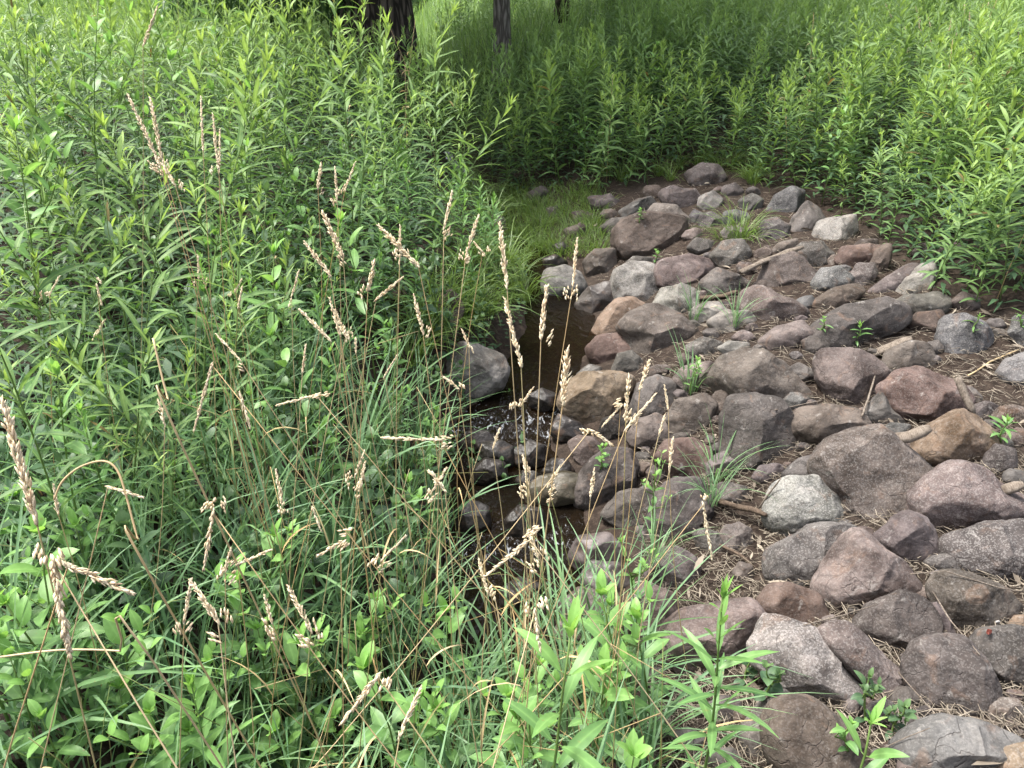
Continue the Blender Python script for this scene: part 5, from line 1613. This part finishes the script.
# ------------------------------------------------------------------ trees
def tree(name, x, y, r0, H, label, bark, crown=None, lean=(0, 0), seed=1, limbs=5, cat='tree', shade_limbs=()):
    rr_ = random.Random(seed)
    root = empty(name, (x, y, ground(x, y)))
    tr = MB()
    n = 14
    pts, rad = [], []
    for i in range(n):
        t = i / (n - 1)
        pts.append(np.array([lean[0] * t + 0.05 * math.sin(3 * t + seed), lean[1] * t + 0.05 * math.cos(4 * t + seed), -0.15 + H * t]))
        rad.append(r0 * (1 + 0.55 * math.exp(-t * 14)) * (1 - 0.72 * t))
    tube(tr, pts, rad, 18, (0, 0, 0))
    # furrows and swellings
    nv = []
    for q in tr.v:
        v = Vector(q); ax = along(pts, min(0.999, max(0, (q[2] + 0.15) / H)))
        off = np.array([q[0] - ax[0], q[1] - ax[1], 0])
        k = 1 + 0.16 * noise.noise(Vector((q[0] * 4 + seed, q[1] * 4, q[2] * 0.9))) + 0.06 * noise.noise(Vector((q[0] * 14, q[1] * 14, q[2] * 2)))
        nv.append(tuple(np.array([ax[0], ax[1], q[2]]) + off * k))
    tr.v = nv
    ends = []
    for k in range(limbs):
        t = rr_.uniform(0.3, 0.85); p = along(pts, t); a = k * 2.4 + rr_.uniform(-0.4, 0.4)
        Ll = rr_.uniform(0.25, 0.5) * H
        lp = [p + np.array([math.cos(a) * Ll * s, math.sin(a) * Ll * s, Ll * (0.75 * s - 0.35 * s * s)]) for s in np.linspace(0, 1, 6)]
        rb = r0 * (1 - 0.72 * t) * 0.6
        tube(tr, lp, [rb * (1 - 0.8 * s) for s in np.linspace(0, 1, 6)], 8, (0, 0, 0))
        ends += lp[2:]
    for e in shade_limbs:  # unseen limbs added above the view to shade the hollow
        p = along(pts, 0.42); e = np.array(e)
        lp = [p + (e - p) * s + np.array([0, 0, 0.9 * math.sin(PI * s)]) for s in np.linspace(0, 1, 8)]
        tube(tr, lp, [r0 * 0.38 * (1 - 0.85 * s) for s in np.linspace(0, 1, 8)], 8, (0, 0, 0))
        ends += lp[3:] * 3
    tr.build('trunk', M[bark], root)
    if crown:
        crown(root, ends + pts[8:], rr_, H)
    return tag(root, label, cat)


def hang_crown(n_strand, reach, slen, extra=(), low_end=0.85):
    def f(root, ends, rr_, H):
        g = np.random.default_rng(7)
        Ps, Ds, Ls = [], [], []
        wood = MB()
        starts = []
        for k in range(n_strand):
            e = ends[rr_.randrange(len(ends))]
            a = rr_.uniform(0, 6.28); d = reach * rr_.random() ** 0.6
            s = e + np.array([math.cos(a) * d, math.sin(a) * d, rr_.uniform(-0.4, 0.9)])
            starts.append((s, rr_.uniform(0.6, 1) * slen, e))
        for s, l in extra: starts.append((np.array(s), l, None))
        for s, l, e in starts:
            low_end_ = 0.85 if e is None else low_end
            if s[2] < 1.3: continue
            if s[2] < low_end_ + 0.4: continue
            l = min(l, s[2] - low_end_)
            if e is not None and rr_.random() < 0.5:
                mid = (np.array(e) + s) / 2 + np.array([0, 0, 0.15])
                tube(wood, [np.array(e), mid, s], [0.02, 0.012, 0.005], 4, (0, 0, 0))
            sway = np.array([rr_.gauss(0, 0.18), rr_.gauss(0, 0.18), 0])
            n = int(l / 0.028)
            for q in range(n):
                t = q / n
                Ps.append(s + np.array([0, 0, -l * t]) + sway * t * t * l)
                aa = q * 2.4 + rr_.uniform(-0.6, 0.6)
                Ds.append((math.cos(aa), math.sin(aa), rr_.uniform(-1.2, 0.1))); Ls.append(rr_.uniform(0.09, 0.16))
        P = np.array(Ps); D = np.array(Ds); L = np.array(Ls)
        tint = np.stack([g.uniform(0, 0.5, len(P)), g.uniform(0, 0.95, len(P)), np.zeros(len(P))], 1)
        if wood.v: wood.build('branches', M['bark'], root)
        c = mass('crown', [scatter_arrays(P, D, L, L * 0.22, tint, 0.35)], M['willow'])
        c.parent = root
    return f


low = [((rr2.uniform(-2.6, -0.1), rr2.uniform(-1.2, 0.5), rr2.uniform(1.7, 2.8)), rr2.uniform(0.5, 1.6)) for rr2 in [random.Random(4)] for _ in range(330)]
TX, TY = -2.0, 12.0
tree('willow_tree', TX, TY, 0.56, 8.5, 'big dark-barked willow with hanging narrow leaves behind the left stand', 'bark', hang_crown(2600, 2.0, 2.6, low, 2.6), (0.3, 0.2), 3, 9, shade_limbs=((0.0, -3.6, 5.6), (1.4, -3.2, 5.4), (2.6, -1.8, 5.2), (-0.6, -2.4, 6.2)))
p2 = ray(497, 30); k2 = 11.6 / p2[1]
tree('slender_tree', CAM[0] + p2[0] * k2, 11.6, 0.125, 7.0, 'slender grey-barked tree right of the dark willow, seen as a bare trunk', 'greybark', hang_crown(1000, 2.6, 1.8, (), 2.3), (0.15, 0.1), 8, 6)
for k, (px, yy, rad, lab) in enumerate(((281, 15.0, 0.16, 'dark trunk in the shade far left of the willow'), (303, 17.0, 0.10, 'thin dark trunk just right of the shaded far left trunk'), (563, 17.5, 0.14, 'dark trunk far back, right of the slender grey tree'), (618, 18.5, 0.17, 'dark slanting trunk farthest right of the far trees'))):
    d = ray(px, 4); kk = yy / d[1]
    tree('far_tree', CAM[0] + d[0] * kk, yy, rad, 7.5, lab, 'bark', hang_crown(420, 2.6, 2.0, (), 2.0), (0.5 if k == 3 else 0.1, 0.1), 20 + k, 6)

# the thicket that closes the meadow
n = 42000
an = G.uniform(-0.95, 0.95, n); dist = G.uniform(34, 42, n)
X = np.sin(an) * dist * 1.05; Y = np.cos(an) * dist
top = 3.0 + 1.6 * np.sin(X * 0.7) + 1.1 * np.sin(X * 1.9 + 2) + 0.8 * np.sin(Y * 2.2)
Z = ground_np(X, Y) + G.random(n) * np.clip(top, 1.2, 9)
P = np.stack([X, Y, Z], 1)
D = G.normal(size=(n, 3))
tint = np.stack([G.uniform(0, 0.6, n), G.uniform(0, 0.95, n), np.zeros(n)], 1)
o = mass('far_thicket', [scatter_arrays(P, D, G.uniform(0.25, 0.5, n), G.uniform(0.12, 0.28, n), tint, 0.1)], M['willow'])
tag(o, kind='stuff')

for o in [q for q in col.objects if q.type == 'EMPTY' and q.parent is None and 'label' not in q]:
    for k in list(o.children): bpy.data.objects.remove(k)
    bpy.data.objects.remove(o)
# ------------------------------------------------------------------ light
SUN_EL, SUN_AZ = R(65), R(-72)
w = bpy.data.worlds.new('World'); scene.world = w
w.use_nodes = True
nt = w.node_tree; nt.nodes.clear()
sky = nt.nodes.new('ShaderNodeTexSky'); sky.sky_type = 'NISHITA'; sky.sun_disc = False
sky.sun_elevation = SUN_EL; sky.sun_rotation = SUN_AZ
sky.dust_density = 5.0; sky.air_density = 1.0; sky.ozone_density = 1.0
hs = nt.nodes.new('ShaderNodeHueSaturation'); hs.inputs['Saturation'].default_value = 0.45
bg = nt.nodes.new('ShaderNodeBackground'); bg.inputs[1].default_value = 0.09
wo = nt.nodes.new('ShaderNodeOutputWorld')
nt.links.new(sky.outputs[0], hs.inputs['Color']); nt.links.new(hs.outputs[0], bg.inputs[0]); nt.links.new(bg.outputs[0], wo.inputs[0])
sd = bpy.data.lights.new('sun', 'SUN'); sd.energy = 1.5; sd.angle = R(11); sd.color = (1.0, 0.96, 0.90)
so = bpy.data.objects.new('sun', sd); col.objects.link(so)
dv = Vector((math.sin(SUN_AZ) * math.cos(SUN_EL), math.cos(SUN_AZ) * math.cos(SUN_EL), math.sin(SUN_EL)))
so.rotation_euler = dv.to_track_quat('Z', 'Y').to_euler()
so.location = dv * 30

vs = scene.view_settings
vs.view_transform = 'Standard'; vs.look = 'None'; vs.gamma = 1; vs.exposure = 2.3; vs.use_curve_mapping = False
scene.render.engine = 'CYCLES'
cy = scene.cycles
cy.use_denoising = True
cy.max_bounces = 4; cy.diffuse_bounces = 2; cy.glossy_bounces = 2; cy.transmission_bounces = 3; cy.transparent_max_bounces = 4
cy.caustics_reflective = False; cy.caustics_refractive = False
cy.sample_clamp_indirect = 4
cy.use_light_tree = False
cy.use_adaptive_sampling = True; cy.adaptive_threshold = 0.05
